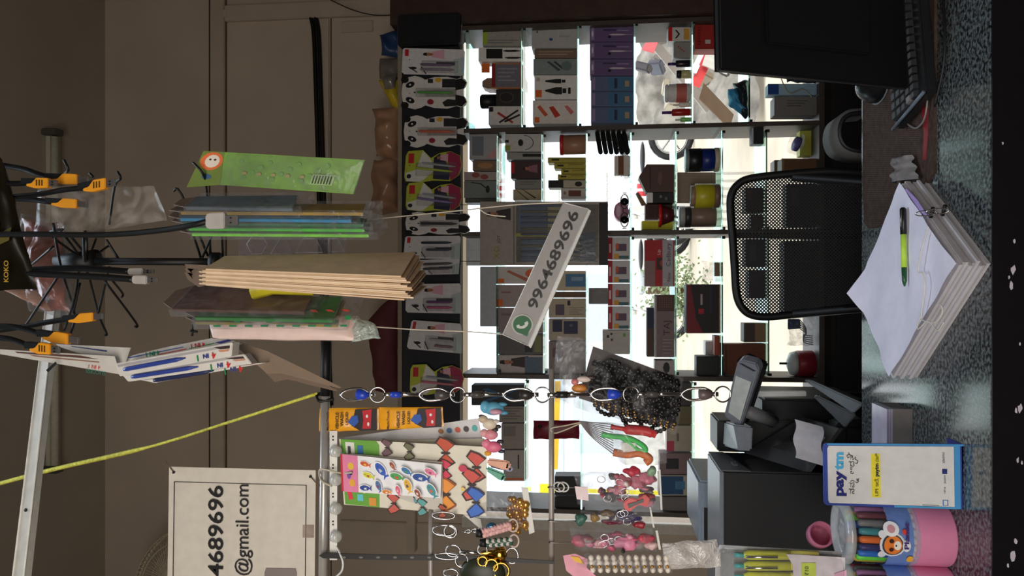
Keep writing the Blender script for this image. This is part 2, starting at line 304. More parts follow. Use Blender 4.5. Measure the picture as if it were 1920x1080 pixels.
for b, xs in GX.items():
    y0, y1 = BY[b]
    for x in xs:
        z = W(x, 400, D0).z; GZ[(b, x)] = z
        MB().box((X_(y1 - 3), D0, z - .003), (X_(y0 + 3), D1 - .01, z + .003)).build('glass_shelf', GLASS, unit, bevel=.0008)
        for yy in (y0 + 5, y1 - 5): MB().box((X_(yy) - .005, D0 + .004, z - .012), (X_(yy) + .005, D0 + .02, z - .003)).build('shelf_clip', BLACK, unit)
# ------------------------------------------------------------------ goods on the shelves
def ctn(b, gx, x0, y0, y1, label, cat, body, pr=(), name='carton', depth=.07, d=None, lift=0, outline=None, group=None, extra=None, rough=.55, x1=None, yaw=0):
    """box standing on the glass shelf (b, gx); x0 top px, y0..y1 sides"""
    d = d or D0 + .03; z = (GZ[(b, gx)] + .003 if gx in GX[b] else (zsb if gx > 1500 else gx)) + lift; xb = xpx(z, d)
    return card(name, label, cat, rect(x0, y0, xb, y1), d, body, pr, t=depth, outline=outline, bname='box_body', bevel=.0012, group=group, extra=extra, rough=rough, yaw=yaw)
W_ = (236, 234, 230); K_ = (28, 28, 30); RD = (196, 38, 40); OR = (232, 110, 40)
def plug(a, b, s=.1, col=K_, ang=0):         # little drawing of a cable plug
    return [(col, rc(a, b - s * .5, a + .22, b + s * .5)), (col, rc(a - .05, b - s * .3, a, b + s * .3)), (col, [(a + .22, b - s * .5), (a + .34, b - .015), (a + .34, b + .015), (a + .22, b + s * .5)]), (col, rc(a + .34, b - .012, a + .95 if a < .05 else min(.97, a + .7), b + .012))]
def lines(a0, b0, a1, b1, n, col): return [(col, rc(a0, b0 + (b1 - b0) * i / n, a1 - (a1 - a0) * ((i * 37) % 5) / 12, b0 + (b1 - b0) * (i + .4) / n)) for i in range(n)]
def man(a, b, s, shirt=(226, 170, 190)):     # generic portrait print: head towards smaller a
    return [(shirt, [(a + .10 * s, b - .20 * s), (a + .10 * s, b + .2 * s), (a + .5 * s, b + .34 * s), (a + .5 * s, b - .34 * s)]), ((176, 118, 88), el(a, b, .15 * s, .12 * s)), ((26, 20, 20), [(a - .17 * s, b - .08 * s), (a - .17 * s, b + .08 * s), (a - .05 * s, b + .13 * s), (a - .07 * s, b - .13 * s)]), ((60, 34, 30), rc(a + .06 * s, b - .03 * s, a + .075 * s, b + .05 * s))]
cable = [((216, 214, 210), rc(.05, .05, .3, .6)), (K_, rc(.15, .15, .4, .65))] + lines(.55, .1, .95, .5, 3, K_)
# bay 1 (right hand in the room)
ctn(1, 979, 905, 58, 86, 'plain grey-white carton at the right end of the topmost shelf', 'box', (165, 160, 152), lines(.1, .6, .9, .9, 2, (120, 120, 118)) + [((170, 190, 60), rc(0, .1, .12, .9))])
ctn(1, 979, 897, 89, 115, 'white carton with a black panel and two plug drawings on the topmost shelf', 'box', W_, [(K_, rc(.18, .1, .55, .8))] + plug(.62, .25, .14) + plug(.66, .75, .14))
ctn(1, 979, 922, 118, 166, 'small carton with grey label and red end band on the topmost shelf', 'box', (180, 120, 80), [((118, 116, 128), rc(.12, .06, .93, .94)), ((150, 30, 36), rc(.0, .04, .12, .94))] + lines(.2, .2, .85, .8, 4, (150, 148, 158)))
t = card('price_tag', 'bright orange tag behind the small red-banded carton', 'tag', rect(903, 119, 918, 136), D0 + .06, OR, t=.002)
ctn(1, 979, 904, 146, 166, 'brown eight-sided carton behind the red-banded carton', 'box', (140, 116, 100), [(K_, el(.5, .5, .12, .22, 8))], d=D0 + .115, outline=[(.0, .3), (.0, .8), (.12, 1), (1, 1), (1, 0), (.12, 0)])
ctn(1, 979, 930, 168, 197, 'black case of coiled wire on the topmost shelf', 'case', (44, 40, 40), [((80, 74, 70), el(.4, .5, .28, .35, 18)), ((40, 36, 36), el(.4, .5, .24, .29, 18))])
t = thing('bottle', 'black round bottle lying on top of the black wire case', 'bottle', W(935, 190, D0 + .06)); MB().lathe(W(930, 190, D0 + .06), [(.012, -.004), (.026, -.002), (.027, .052), (.022, .058)]).build('bottle_body', DARK, t, bevel=0); MB().lathe(W(941, 190, D0 + .06), [(.008, -.0), (.008, .018)], 16).build('neck', DARK, t)
ctn(1, 979, 916, 199, 234, 'white carton with crossed red and black cables drawn on it', 'box', (222, 218, 214), [(K_, rc(.02, .05, .14, .3)), ((176, 50, 44), [(.25, .4), (.3, .3), (.75, .85), (.7, .92)]), (K_, [(.3, .85), (.34, .92), (.9, .25), (.86, .18)]), (K_, [(.45, .8), (.5, .88), (.95, .5), (.92, .42)])])
ctn(1, 1084, 997, 50, 90, 'grey-white carton tilted at the end of the cable shelf', 'box', (188, 186, 184), [((110, 108, 106), rc(.1, .2, .14, .3)), ((60, 90, 150), el(.42, .6, .04, .07)), ((170, 170, 170), rc(.6, .4, .85, .5))], yaw=4)
ctn(1, 1084, 1002, 93, 109, 'thin brown folder box between pale cartons on the cable shelf', 'box', (130, 104, 88), lines(.1, .2, .9, .8, 2, (170, 150, 130)))
ctn(1, 1084, 1000, 110, 140, 'grey-green cable carton on the cable shelf', 'box', (138, 150, 148), [((70, 84, 88), [(.3, .2), (.36, .15), (.62, .7), (.56, .78)]), ((60, 66, 70), [(.45, .2), (.5, .16), (.7, .6), (.65, .66)]), ((104, 124, 124), el(.75, .45, .12, .3))])
ctn(1, 1084, 1002, 141, 186, 'white cable carton with two black plugs and an orange square', 'box', W_, [(OR, rc(.03, .62, .17, .92)), ((190, 180, 170), rc(.05, .1, .13, .25))] + [(K_, p) for p in ([(.25, .22), (.25, .28), (.5, .34), (.62, .34), (.62, .16), (.5, .16)], rc(.63, .19, .72, .31), [(.25, .62), (.25, .68), (.5, .8), (.64, .8), (.64, .5), (.5, .5)], rc(.65, .55, .74, .75), rc(.78, .52, .84, .78))])
ctn(1, 1084, 999, 188, 232, 'white cable carton with orange-red plugs on the cable shelf', 'box', (232, 226, 220), [(OR, rc(.04, .72, .15, .95)), ((214, 92, 60), [(.1, .3), (.16, .2), (.34, .62), (.27, .7)]), ((196, 60, 44), [(.36, .3), (.46, .25), (.62, .65), (.5, .75)]), ((214, 120, 120), [(.7, .25), (.78, .22), (.92, .5), (.85, .62)])])
pur = (104, 84, 128)
for k, (y0, y1) in enumerate([(49, 78), (79, 110), (111, 142)]):
    ctn(1, 1190, 1106, y0, y1, ['right', 'middle', 'left'][k] + ' one of the three purple cartons on the third shelf', 'box', pur, [((150, 134, 178), rc(.03, .1, .1, .9)), ((222, 210, 235), el(.06, .5, .02, .2)), ((62, 48, 88), rc(.3, .2, .6, .3)), ((156, 138, 182), rc(.62, .25, .9, .32)), (K_, el(.45, .7, .04, .08))] + plug(.5, .55, .1, (208, 196, 206)))
for k, (y0, y1) in enumerate([(143, 171), (172, 200), (201, 231)]):
    ctn(1, 1190, 1108, y0, y1, ['right', 'middle', 'left'][k] + ' one of the three blue-fronted cartons beside the purple ones', 'box', (92, 106, 140), [((70, 112, 150), rc(.4, .04, .98, .96)), ((150, 134, 178), rc(.03, .1, .1, .9)), ((40, 50, 90), rc(.55, .15, .62, .8)), ((176, 150, 120), rc(.8, .3, .9, .7))])
ctn(1, 1298, 1253, 51, 77, 'white tool carton with red end and black arrows', 'box', (214, 210, 206), [(RD, rc(0, 0, .18, 1)), (K_, [(.3, .2), (.45, .5), (.3, .8), (.38, .8), (.53, .5), (.38, .2)]), ((214, 160, 70), rc(.7, .1, .95, .9))])
ctn(1, 1298, 1263, 79, 108, 'grey spotted pouch on the nail polish shelf', 'pouch', (150, 146, 144), [((176, 44, 44), el(.3 + .1 * i, .3 + .1 * i, .04, .06)) for i in range(4)], name='pouch')
def btl(b, gx, x0, y, r, h, lab, body, cap, cat='bottle', capr=.45, d=None, nm='bottle', lab_c=None, caph=.35):
    d = d or D0 + .05; z = GZ[(b, gx)] + .003; p = W(x0, y, d); h = p.z - z if h is None else h; c = V((W(gx, y, d).x, d, z)); t = thing(nm, lab, cat, c)
    MB().lathe(c, [(r * .92, 0), (r, .002), (r, h * (1 - caph) - .004), (r * .8, h * (1 - caph)), (r * capr, h * (1 - caph) + .001)], 20).build('body', mat('glossy_body', body, .25), t)
    MB().lathe(c + V((0, 0, h * (1 - caph))), [(r * capr, 0), (r * capr * .92, h * caph)], 16).build('cap', mat('glossy_cap', cap, .35), t)
    if lab_c: MB().lathe(c + V((0, 0, h * .15)), [(r * 1.01, 0), (r * 1.01, h * .4)], 20, cap=False).build('wrap_label', P(lab_c), t)
    return t
btl(1, 1298, 1252, 119, .013, None, 'dark nail polish bottle with purple cap beside the spotted pouch', (32, 26, 44), (60, 40, 110))
btl(1, 1298, 1268, 139, .016, None, 'short pale yellow and black reel beside the nail polish', (200, 196, 140), (40, 40, 40), 'reel', .98, nm='thread_reel')
btl(1, 1298, 1246, 174, .034, None, 'white glue cup with red and blue print', (228, 226, 222), (232, 232, 230), 'cup', .98, lab_c=(204, 110, 100), nm='cup', caph=.12)
btl(1, 1298, 1241, 210, .013, None, 'red nail polish bottle with purple cap near the divider', (176, 30, 34), (84, 44, 120))
btl(1, 1298, 1266, 224, .008, None, 'tiny green nail polish bottle at the left end of its shelf', (140, 220, 120), (230, 230, 226))
btl(1, 1298, 1262, 196, .009, None, 'tiny white nail polish bottle beside the glue cup', (236, 232, 220), (240, 236, 220))
ctn(1, 1405, 1303, 46, 92, 'red carton with a white barcode sticker on the fifth shelf', 'box', (166, 40, 34), [((206, 200, 196), rc(.2, .62, .3, .78)), ((210, 206, 204), rc(.38, .32, .7, .72)), (K_, rc(.42, .42, .5, .62)), ((120, 116, 114), rc(.54, .42, .6, .62)), ((220, 170, 150), el(.72, .12, .1, .1))] + lines(.05, .1, .12, .9, 7, (120, 26, 24)), x1=1400)
t = thing('plastic_bag', 'knotted blue and black plastic bag on the fifth shelf', 'bag', W(1400, 190, D0 + .05)); pl = Pl(1380, 188, D0 + .06)
pillow([(1362, 170), (1396, 160), (1402, 222), (1368, 200)], pl, .03, .012, 14, 4, 60).build('blue_film', mat('blue_film', (66, 150, 200), .35), t); pillow([(1374, 160), (1403, 150), (1404, 225), (1384, 206)], pl, .035, .016, 14, 9, 50).build('black_film', mat('black_film', (34, 42, 46), .3), t)
ctn(1, 1530, 1440, 157, 178, 'small pale blue carton with blue front on the bottom shelf', 'box', (150, 180, 200), [((30, 70, 140), rc(.0, .05, .22, .95))], x1=1530, depth=.05)
ctn(1, 1530, 1452, 181, 216, 'grey carton standing at the left of the bottom right shelf', 'box', (120, 116, 112), lines(.3, .2, .8, .6, 3, (90, 88, 86)))
t = thing('charger', 'black charger with trailing lead heaped on the bottom right shelf', 'charger', W(1530, 150, D0 + .06)); pillow(rect(1472, 118, 1532, 155), Pl(1500, 140, D0 + .05), .03, .015, 12, 2, 50).build('charger_body', DARK, t); wire('lead', curve([W(1465, 148, D0 + .02), W(1480, 176, D0), W(1505, 168, D0 + .01), W(1522, 182, D0 + .01)]), .002, mat('pale_lead', (180, 170, 150)), t)
# bay 2
ctn(2, 933, 880, 251, 299, 'pale grey carton with pink corner at the top of the second bay', 'box', (168, 168, 172), [((120, 126, 136), rc(.1, .1, .5, .85)), ((206, 150, 150), [(.95, .5), (.95, .95), (.6, .95)])])
ctn(2, 933, 886, 301, 320, 'brown carton with a curved picture at the top of the second bay', 'box', (130, 106, 84), [((176, 130, 90), el(.5, .5, .3, .3))])
ctn(2, 933, 870, 322, 338, 'pinkish earphone carton at the top of the second bay', 'box', (176, 160, 160), [((150, 80, 70), el(.35, .4, .12, .3)), ((150, 80, 70), el(.6, .6, .12, .3))])
ctn(2, 933, 870, 339, 371, 'grey-green earphone carton with black lead drawing', 'box', (126, 134, 130), [((30, 34, 38), el(.7, .5, .06, .22)), ((30, 34, 38), [(.2, .12), (.22, .08), (.5, .14), (.66, .4), (.64, .45), (.48, .2)])])
ctn(2, 933, 872, 372, 380, 'thin dark folder box at the left end of the upper second bay', 'box', (84, 82, 76))
ctn(2, 1017, 947, 251, 284, 'white earphone carton with a black earbud drawing', 'box', (206, 204, 202), [(K_, el(.42, .5, .07, .2)), (K_, rc(.0, .35, .1, .5)), ((150, 160, 60), rc(0, .65, .14, .95))] + [(K_, [(.5 + .25 * math.sin(t), .5 - .4 * math.cos(t)), (.5 + .27 * math.sin(t), .5 - .43 * math.cos(t)), (.5 + .27 * math.sin(t + .3), .5 - .43 * math.cos(t + .3)), (.5 + .25 * math.sin(t + .3), .5 - .4 * math.cos(t + .3))]) for t in [i * .3 for i in range(10)]])
ctn(2, 1017, 950, 286, 299, 'slim pale case with dark film beside the white earphone carton', 'case', (160, 160, 156), [(K_, rc(.45, .2, .98, .6))])
ctn(2, 1017, 958, 301, 335, 'dark maroon carton with a pink figure and red tab', 'box', (64, 38, 46), [((196, 30, 34), rc(0, .1, .12, .7))] + man(.5, .45, .7, (150, 96, 116)))
ctn(2, 1017, 965, 337, 354, 'grey carton under the maroon carton', 'box', (140, 138, 134), lines(.2, .2, .8, .7, 2, (110, 108, 106)))
ctn(2, 1017, 962, 355, 375, 'beige carton with a black crossed pen drawing', 'box', (190, 176, 146), [(K_, [(.1, .0), (.12, .1), (.55, 1), (.5, 1)]), (K_, [(.3, .0), (.33, .0), (.8, .8), (.74, .85)])])
def jar(b, gx, x0, x1, y0, y1, lab, cat, segs, nm, d=None, horiz=False):
    """round things standing on the shelf; segs = (fraction0, fraction1, colour, radius factor)"""
    d = d or D0 + .06; z = GZ[(b, gx)] + .003; r = abs(W(x0, y0, d).x - W(x0, y1, d).x) / 2; c = V(((W(gx, y0, d).x + W(gx, y1, d).x) / 2, d, z)); h = W(x0, (y0 + y1) / 2, d - r).z - z; t = thing(nm, lab, cat, c)
    for i, (f0, f1, col, rf) in enumerate(segs): MB().lathe(c + V((0, 0, h * f0)), [(r * rf * .96, 0), (r * rf, .0015), (r * rf, h * (f1 - f0) - .0015), (r * rf * .96, h * (f1 - f0))], 28).build(['body', 'band', 'rim', 'lid', 'ring'][i % 5], mat('round_surface', col, .35) if col else SHELL, t)
    return t
jar(2, 1100, 1049, 0, 252, 290, 'tin with red lid and brown printed side on the third shelf of bay two', 'tin', [(0, .86, (168, 122, 100), .96), (.86, 1, (206, 40, 42), 1)], 'tin')
for k, (x0, y0, y1) in enumerate([(1027, 295, 305), (1039, 306, 316), (1052, 317, 326), (1046, 327, 336)]):
    ctn(2, 1100, x0, y0, y1, ['first', 'second', 'third', 'fourth'][k] + ' yellow ointment carton counted from the red-lidded tin', 'box', (178, 164, 60), [(K_, rc(.1, .3, .3, .6)), ((120, 110, 40), rc(.45, .2, .9, .35))], group='yellow ointment cartons')
ctn(2, 1100, 1028, 338, 352, 'black and cream carton with a gear drawing', 'box', (190, 182, 160), [(K_, rc(0, 0, .4, 1)), (K_, el(.8, .5, .1, .35, 10))])
ctn(2, 1100, 1052, 353, 373, 'white carton with brown cup picture beside the gear carton', 'box', (216, 208, 204), [((120, 66, 54), rc(.3, .2, .8, .75)), ((170, 120, 110), rc(.1, .3, .2, .6))])
t = thing('hair_tie_bundle', 'bundle of thick black ribbed hair ties on the fourth shelf', 'hair ties', W(1180, 270, D0 + .05))
for k in range(6): c = W(1123 + k * 10, 268, D0 + .05); MB().tube(arc(c, V((.035, 0, .006)), V((0, .02, 0)), 22)[:-1], .0085, 8, True).build('hair_tie', mat('black_towelling', (18, 18, 19), .95, bump=.6, scale=250), t)
o = MB()
for k in range(60):
    a = W(1158 + rnd.random() * 22, 250 + rnd.random() * 4, D0 + .03 + rnd.random() * .02); b = W(1164 + rnd.random() * 17, 322 + rnd.random() * 14, D0 + .03); o.tube(curve([a, (a + b) / 2 + V((0, 0, rnd.uniform(-.008, .008))), b], 3), .0006, 4)
tag(o.build('hair_extension', mat('black_hair', (12, 11, 11), .4), kind='stuff'), 'straight black hair piece lying below the hair ties', 'hair piece', kind='stuff')
ctn(2, 1183, 1152, 292, 328, 'small brown and white box in front of the hair piece', 'box', (214, 206, 200), [((120, 72, 44), rc(.25, 0, .6, 1))], depth=.03, d=D0 + .02, x1=1176)
t = thing('sunglasses', 'black folded sunglasses standing at the left of the fourth shelf', 'sunglasses', W(1180, 400, D0 + .03))
for y in (378, 412): c = W(1171, y, D0 + .03); MB().tube(arc(c, V((.026, 0, 0)), V((0, 0, .014)), 20)[:-1], .0018, 6, True).build('rim', BLACK, t); MB().lathe(c, [(.001, 0), (.014, .001)], 16, V((0, 1, 0))).build('lens', mat('smoked_lens', (20, 20, 24), .1), t)
wire('bridge', [W(1168, 392, D0 + .03), W(1168, 398, D0 + .03)], .002, BLACK, t)
for y in (362, 428): wire('temple', [W(1168, y, D0 + .03), W(1174, y, D0 + .14)], .0018, BLACK, t)
ctn(2, 1183, 1151, 378, 414, 'pink oval pouch behind the sunglasses', 'pouch', (196, 130, 160), [((230, 190, 210), el(.3, .5, .15, .3))], d=D0 + .12, outline=el(.5, .5, .5, .5, 18), name='pouch')
def opencarton(r, q, pl): MB().prism([pl.at(1197, 360), pl.at(1212, 383), pl.at(1204, 384), pl.at(1193, 362)], pl.n, .04).build('flap', mat('brown_board', (140, 104, 76), .8), r)
ctn(2, 1267, 1198, 308, 360, 'brown carton with pointed top and loose flap on the fifth shelf of bay two', 'box', (86, 60, 52), [((110, 84, 74), el(.6, .5, .06, .25)), ((60, 40, 36), rc(.3, .1, .34, .9))], outline=[(0, .45), (.22, 0), (1, 0), (1, 1), (.2, 1)], extra=opencarton)
ctn(2, 1267, 1214, 361, 380, 'black carton with grey dots and pale end', 'box', (30, 30, 30), [(W_, rc(0, 0, .2, 1)), ((120, 116, 114), el(.5, .4, .05, .15)), ((100, 96, 94), el(.7, .6, .05, .18))])
ctn(2, 1267, 1210, 382, 411, 'maroon framed box behind the red cup', 'box', (84, 40, 34), [((62, 30, 28), rc(.12, .12, .88, .88))], d=D0 + .1)
ctn(2, 1267, 1204, 414, 430, 'bright yellow carton at the left end of the fifth shelf', 'box', (228, 222, 40), [((190, 180, 30), rc(.2, .2, .6, .3))], d=D0 + .08)
p = W(1235, 404, D0 + .05)
t = thing('cup', 'red-lipped maroon cup standing in front of the maroon box', 'cup', W(1267, 404, D0 + .05)); z = GZ[(2, 1267)] + .003; c = V((p.x, D0 + .05, z)); h = p.z - z
MB().lathe(c, [(.022, 0), (.036, h * .8), (.034, h * .8), (.02, .003)], 26).build('body', mat('maroon_gloss', (92, 34, 42), .3), t); MB().lathe(c, [(.036, h * .8), (.043, h * .86), (.043, h), (.037, h)], 26).build('rim', mat('red_gloss', (214, 36, 36), .3), t)
jar(2, 1354, 1287, 0, 277, 322, 'roll stack of black and blue tape with a cream end', 'tape roll', [(0, .14, (196, 186, 164), 1), (.14, .52, (24, 44, 120), .95), (.52, .9, (24, 26, 32), .97), (.9, 1, (130, 140, 140), .98)], 'tape_roll')
ctn(2, 1354, 1270, 323, 381, 'plain brown card sheet standing behind the yellow tape', 'card', (150, 130, 112), d=D0 + .13, depth=.004, name='card_sheet')
jar(2, 1354, 1297, 0, 344, 390, 'roll of yellow tape on a brown core, sixth shelf of bay two', 'tape roll', [(0, .2, (128, 104, 92), .98), (.2, .85, (200, 190, 44), 1), (.85, 1, (160, 130, 110), .86)], 'tape_roll', d=D0 + .045)
jar(2, 1354, 1275, 0, 386, 426, 'clear jar with brown and grey contents at the left of the sixth shelf', 'jar', [(0, .68, (150, 124, 112), .96), (.68, .85, (60, 60, 62), 1), (.85, 1, (190, 190, 192), 1)], 'jar', d=D0 + .14)
ctn(2, 1437, 1410, 236, 270, 'black carton with pale side on the seventh shelf', 'box', (30, 32, 34), [((196, 200, 206), rc(0, 0, .12, 1))], depth=.05)
t = thing('ribbon_tin', 'round clear tin of purple ribbon on the bottom shelf of bay two', 'tin', W(1510, 272, D0 + .06)); c = W(1500, 272, D0 + .06); MB().lathe(c, [(.036, 0), (.038, .002), (.038, .03), (.036, .032)], 26, V((.3, -.2, 1))).build('case', SHELL, t); MB().lathe(c, [(.026, .006), (.026, .02)], 20, V((.3, -.2, 1))).build('ribbon', mat('purple_ribbon', (84, 70, 150), .5), t)
ctn(2, 1530, 1466, 297, 330, 'brown carton with paler lid at the right of the chair top', 'box', (112, 80, 52), [((150, 116, 84), rc(0, 0, .06, 1))])
ctn(2, 1530, 1452, 300, 322, 'brown ribbed carton behind the paler-lidded one', 'box', (110, 88, 76), [((84, 66, 58), rc(.1, .1, .3, .9))], d=D0 + .12)
ctn(2, 1530, 1500, 238, 292, 'flat yellow sheet box under the ribbon tin', 'box', (206, 206, 84), depth=.05, d=D0 + .1)
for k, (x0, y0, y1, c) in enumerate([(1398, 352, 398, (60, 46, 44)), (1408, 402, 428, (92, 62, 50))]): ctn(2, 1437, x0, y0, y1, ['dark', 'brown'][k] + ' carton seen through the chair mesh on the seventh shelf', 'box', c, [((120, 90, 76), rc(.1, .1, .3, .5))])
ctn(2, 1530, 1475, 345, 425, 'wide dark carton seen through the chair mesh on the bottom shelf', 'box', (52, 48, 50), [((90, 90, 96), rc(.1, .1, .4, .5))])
# bay 3
def bx3(x0, y0, y1, lab, c, pr=(), gx=1020, **k): return ctn(3, gx, x0, y0, y1, lab, 'box', c, pr, **k)
ctn(3, 932, 900, 500, 612, 'pale grey cloudy sheet standing on the top shelf of bay three', 'sheet', (190, 194, 204), depth=.003, d=D0 + .12, name='plastic_sheet')
ctn(3, 932, 874, 445, 498, 'white card sheet standing at the right of the top shelf in bay three', 'card', (226, 232, 238), depth=.003, d=D0 + .12, name='card_sheet')
bx3(932, 500, 532, 'white cable carton with an orange plug, right end of its row in bay three', (214, 206, 202), [(OR, rc(.02, .7, .15, .95)), ((190, 110, 90), [(.2, .3), (.25, .2), (.75, .8), (.65, .9)]), ((226, 110, 60), el(.75, .4, .15, .25))])
bx3(931, 534, 576, 'mauve cable carton with an orange square, second in its row', (172, 156, 156), [(OR, rc(.02, .65, .13, .95)), ((150, 100, 94), rc(.1, .3, .3, .36))])
bx3(931, 578, 624, 'mauve-grey plain carton, third in its row', (150, 136, 138), [((130, 110, 110), rc(.1, .2, .5, .3))])
bx3(931, 626, 664, 'dark grey carton with a yellowish end, fourth in its row', (100, 96, 98), [((130, 130, 90), rc(.8, .1, .95, .9)), ((44, 50, 54), rc(.6, .1, .76, .9))])
bx3(931, 666, 703, 'carton with a bearded man in a dark shirt printed on it', (196, 186, 184), man(.22, .35, .9, (56, 46, 46)) + [((90, 110, 130), rc(.6, .1, .97, .95))])
bx3(1044, 508, 545, 'cream carton with a blue label band behind the phone number sign', (206, 190, 162), [((74, 120, 160), rc(.3, .15, .98, .8)), ((130, 160, 190), rc(.5, .3, .9, .5))], 1100)
bx3(1030, 547, 558, 'thin brown folder box beside the cream carton', (112, 78, 56), (), 1100)
bx3(1029, 560, 596, 'cream carton with a small purple picture and fine print', (192, 178, 156), [((94, 80, 100), rc(.18, .3, .42, .85)), (K_, rc(.5, .1, .58, .35))] + lines(.55, .45, .95, .9, 4, (150, 140, 124)), 1100)
bx3(1029, 598, 638, 'cream carton with a navy phone picture', (186, 172, 154), [((42, 44, 76), rc(.1, .05, .36, .6)), ((46, 44, 84), rc(.4, .1, .78, .7)), ((90, 88, 120), el(.6, .3, .05, .08))], 1100)
bx3(1029, 640, 700, 'wide mauve carton at the left of the phone carton', (142, 124, 122), [((112, 88, 90), rc(.1, .2, .4, .5))], 1100)
bx3(1104, 540, 570, 'small grey cube box under the cream cartons', (128, 124, 126), [((150, 148, 148), [(.2, .2), (.22, .2), (.8, .6), (.78, .62)])], 1183, d=D0 + .1)
for k, (y0, y1) in enumerate([(445, 486), (488, 530), (532, 573), (575, 617)]):
    bx3(1140, y0, y1, ['first', 'second', 'third', 'last'][k] + ' bleach-white carton with red stripe, counted from the divider behind the pen display', (206, 202, 206), [((176, 30, 44), rc(0, 0, .2, 1)), ((96, 76, 100), rc(.35, .3, .85, .62)), ((206, 90, 60), el(.42, .42, .08, .16)), ((226, 160, 60), rc(.28, .75, .5, .98)), ((70, 110, 120), rc(.5, .84, .95, .98)), ((226, 200, 200), rc(.05, .3, .14, .7))], 1183, group='red and white striped cartons')
bx3(1130, 619, 664, 'white carton with scattered dark squares and a green dot', (190, 186, 180), [(K_, rc(.15, .2, .24, .32)), ((110, 60, 60), rc(.3, .35, .38, .45)), (K_, rc(.28, .12, .36, .2)), ((100, 160, 80), el(.8, .2, .05, .08))], 1183)
def cad(r, q, pl): text(r, 'Cadbury', pl, 1252, 505, 7, (110, 96, 110), ang=0, sx=1, fit=46)
bx3(1209, 450, 537, 'red chocolate drink carton with a brown cup panel', (182, 30, 42), [((150, 120, 120), rc(0, .45, .35, 1)), ((70, 40, 40), rc(.4, .38, .98, .64)), ((160, 70, 50), el(.7, .5, .2, .09))], 1267, d=D0 + .03, depth=.05, extra=lambda r, q, pl: (text(r, '51', pl, 1250, 530, 6, (230, 220, 220)), prints(r, rect(1242, 450, 1262, 537), pl, [((178, 172, 180), rc(0, 0, 1, 1))], .0008), text(r, 'Cadbury', pl, 1257, 500, 8, (72, 60, 76), fit=44, off=.002), text(r, 'New', pl, 1257, 528, 6, (72, 60, 76), off=.002), text(r, 'Lip', pl, 1238, 478, 6, (236, 210, 214), off=.002)))
bx3(1228, 553, 670, 'long mauve carton lettered TAJ with a brown patterned end', (128, 108, 110), [((86, 58, 52), rc(.1, 0, 1, .26)), ((180, 168, 168), rc(0, .03, .08, 1))] + [((120, 88, 76), el(.25 + .12 * (i % 6), .05 + .035 * (i // 6), .04, .012, 8)) for i in range(30)] + lines(.4, .7, .95, .97, 5, (150, 134, 134)), 1267, extra=lambda r, q, pl: text(r, 'TAJ', pl, 1256, 629, 12, (66, 48, 52), fit=27, off=.001))
bx3(1213, 577, 669, 'slim navy and brown carton behind the mauve tea carton', (80, 52, 44), [((30, 42, 70), rc(0, 0, .9, .42))], 1267, d=D0 + .11)
bx3(1228, 676, 703, 'white carton with a black round picture beside the mauve tea carton', (176, 168, 168), [(K_, el(.6, .5, .18, .4, 8))], 1267)
bx3(1287, 533, 625, 'black pen carton with a maroon curved stripe and red square', (36, 26, 34), [((124, 30, 44), [(0, 0), (.12, 0), (.2, .3), (.28, .7), (.5, 1), (0, 1)]), ((176, 34, 50), rc(.36, .5, .52, .6)), ((46, 50, 76), rc(.7, .05, .76, .6)), ((120, 40, 40), rc(.96, 0, 1, 1)), ((180, 166, 166), rc(.42, .2, .48, .42))], 1354, depth=.08)
bx3(1306, 668, 704, 'black cube box at the left end of the sixth shelf', (30, 32, 34), [((44, 46, 48), rc(.1, .1, .9, .9))], 1354)
bx3(1340, 630, 667, 'low red-brown box between the pen carton and black cube', (148, 60, 40), [((170, 84, 60), rc(.2, .1, .5, .9))], 1354)
bx3(1323, 640, 666, 'pale card box standing behind the low red-brown box', (206, 204, 204), (), 1354, d=D0 + .11)
t = thing('plastic_bag', 'small clear plastic bag holding a brown packet, sixth shelf', 'bag', W(1350, 508, D0 + .05)); pl = Pl(1335, 508, D0 + .05); pillow(rect(1318, 490, 1352, 528), pl, .02, .01, 12, 5, 70).build('film', FILM, t); MB().prism([pl.at(1340, 492), pl.at(1352, 492), pl.at(1352, 518), pl.at(1340, 518)], pl.n, .012).build('packet', mat('brown_packet', (150, 112, 84)), t, bevel=.001)
bx3(1357, 645, 703, 'brown wooden-look carton with a dark blot, left of the seventh shelf', (120, 66, 44), [((60, 36, 32), el(.45, .6, .14, .2)), ((84, 46, 34), rc(.04, .05, .07, .95))], 1441)
bx3(1395, 606, 642, 'dark grey carton beside the brown wooden-look one', (84, 70, 64), [((150, 120, 90), rc(.5, 0, 1, 1))], 1441)
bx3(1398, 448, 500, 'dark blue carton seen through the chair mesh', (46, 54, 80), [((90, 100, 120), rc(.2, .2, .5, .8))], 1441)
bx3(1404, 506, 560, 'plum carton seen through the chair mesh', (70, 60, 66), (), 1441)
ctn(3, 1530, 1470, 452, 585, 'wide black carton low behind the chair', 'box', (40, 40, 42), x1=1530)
t = thing('sharpener_tin', 'round red and white tin lying on the bottom shelf near the divider', 'tin', W(1528, 682, D0 + .06)); c = W(1524, 682, D0 + .06); MB().lathe(c, [(.045, 0), (.047, .003), (.047, .055), (.044, .058)], 30, V((0, -.05, 1))).build('body', mat('dark_red_tin', (140, 34, 44), .4), t); MB().lathe(c + V((0, 0, .058)), [(.045, 0), (.04, .02), (.012, .032)], 30).build('lid', WHITEP, t); MB().lathe(c + V((0, 0, .085)), [(.004, 0), (.004, .03)], 10).build('knob', BLACK, t)
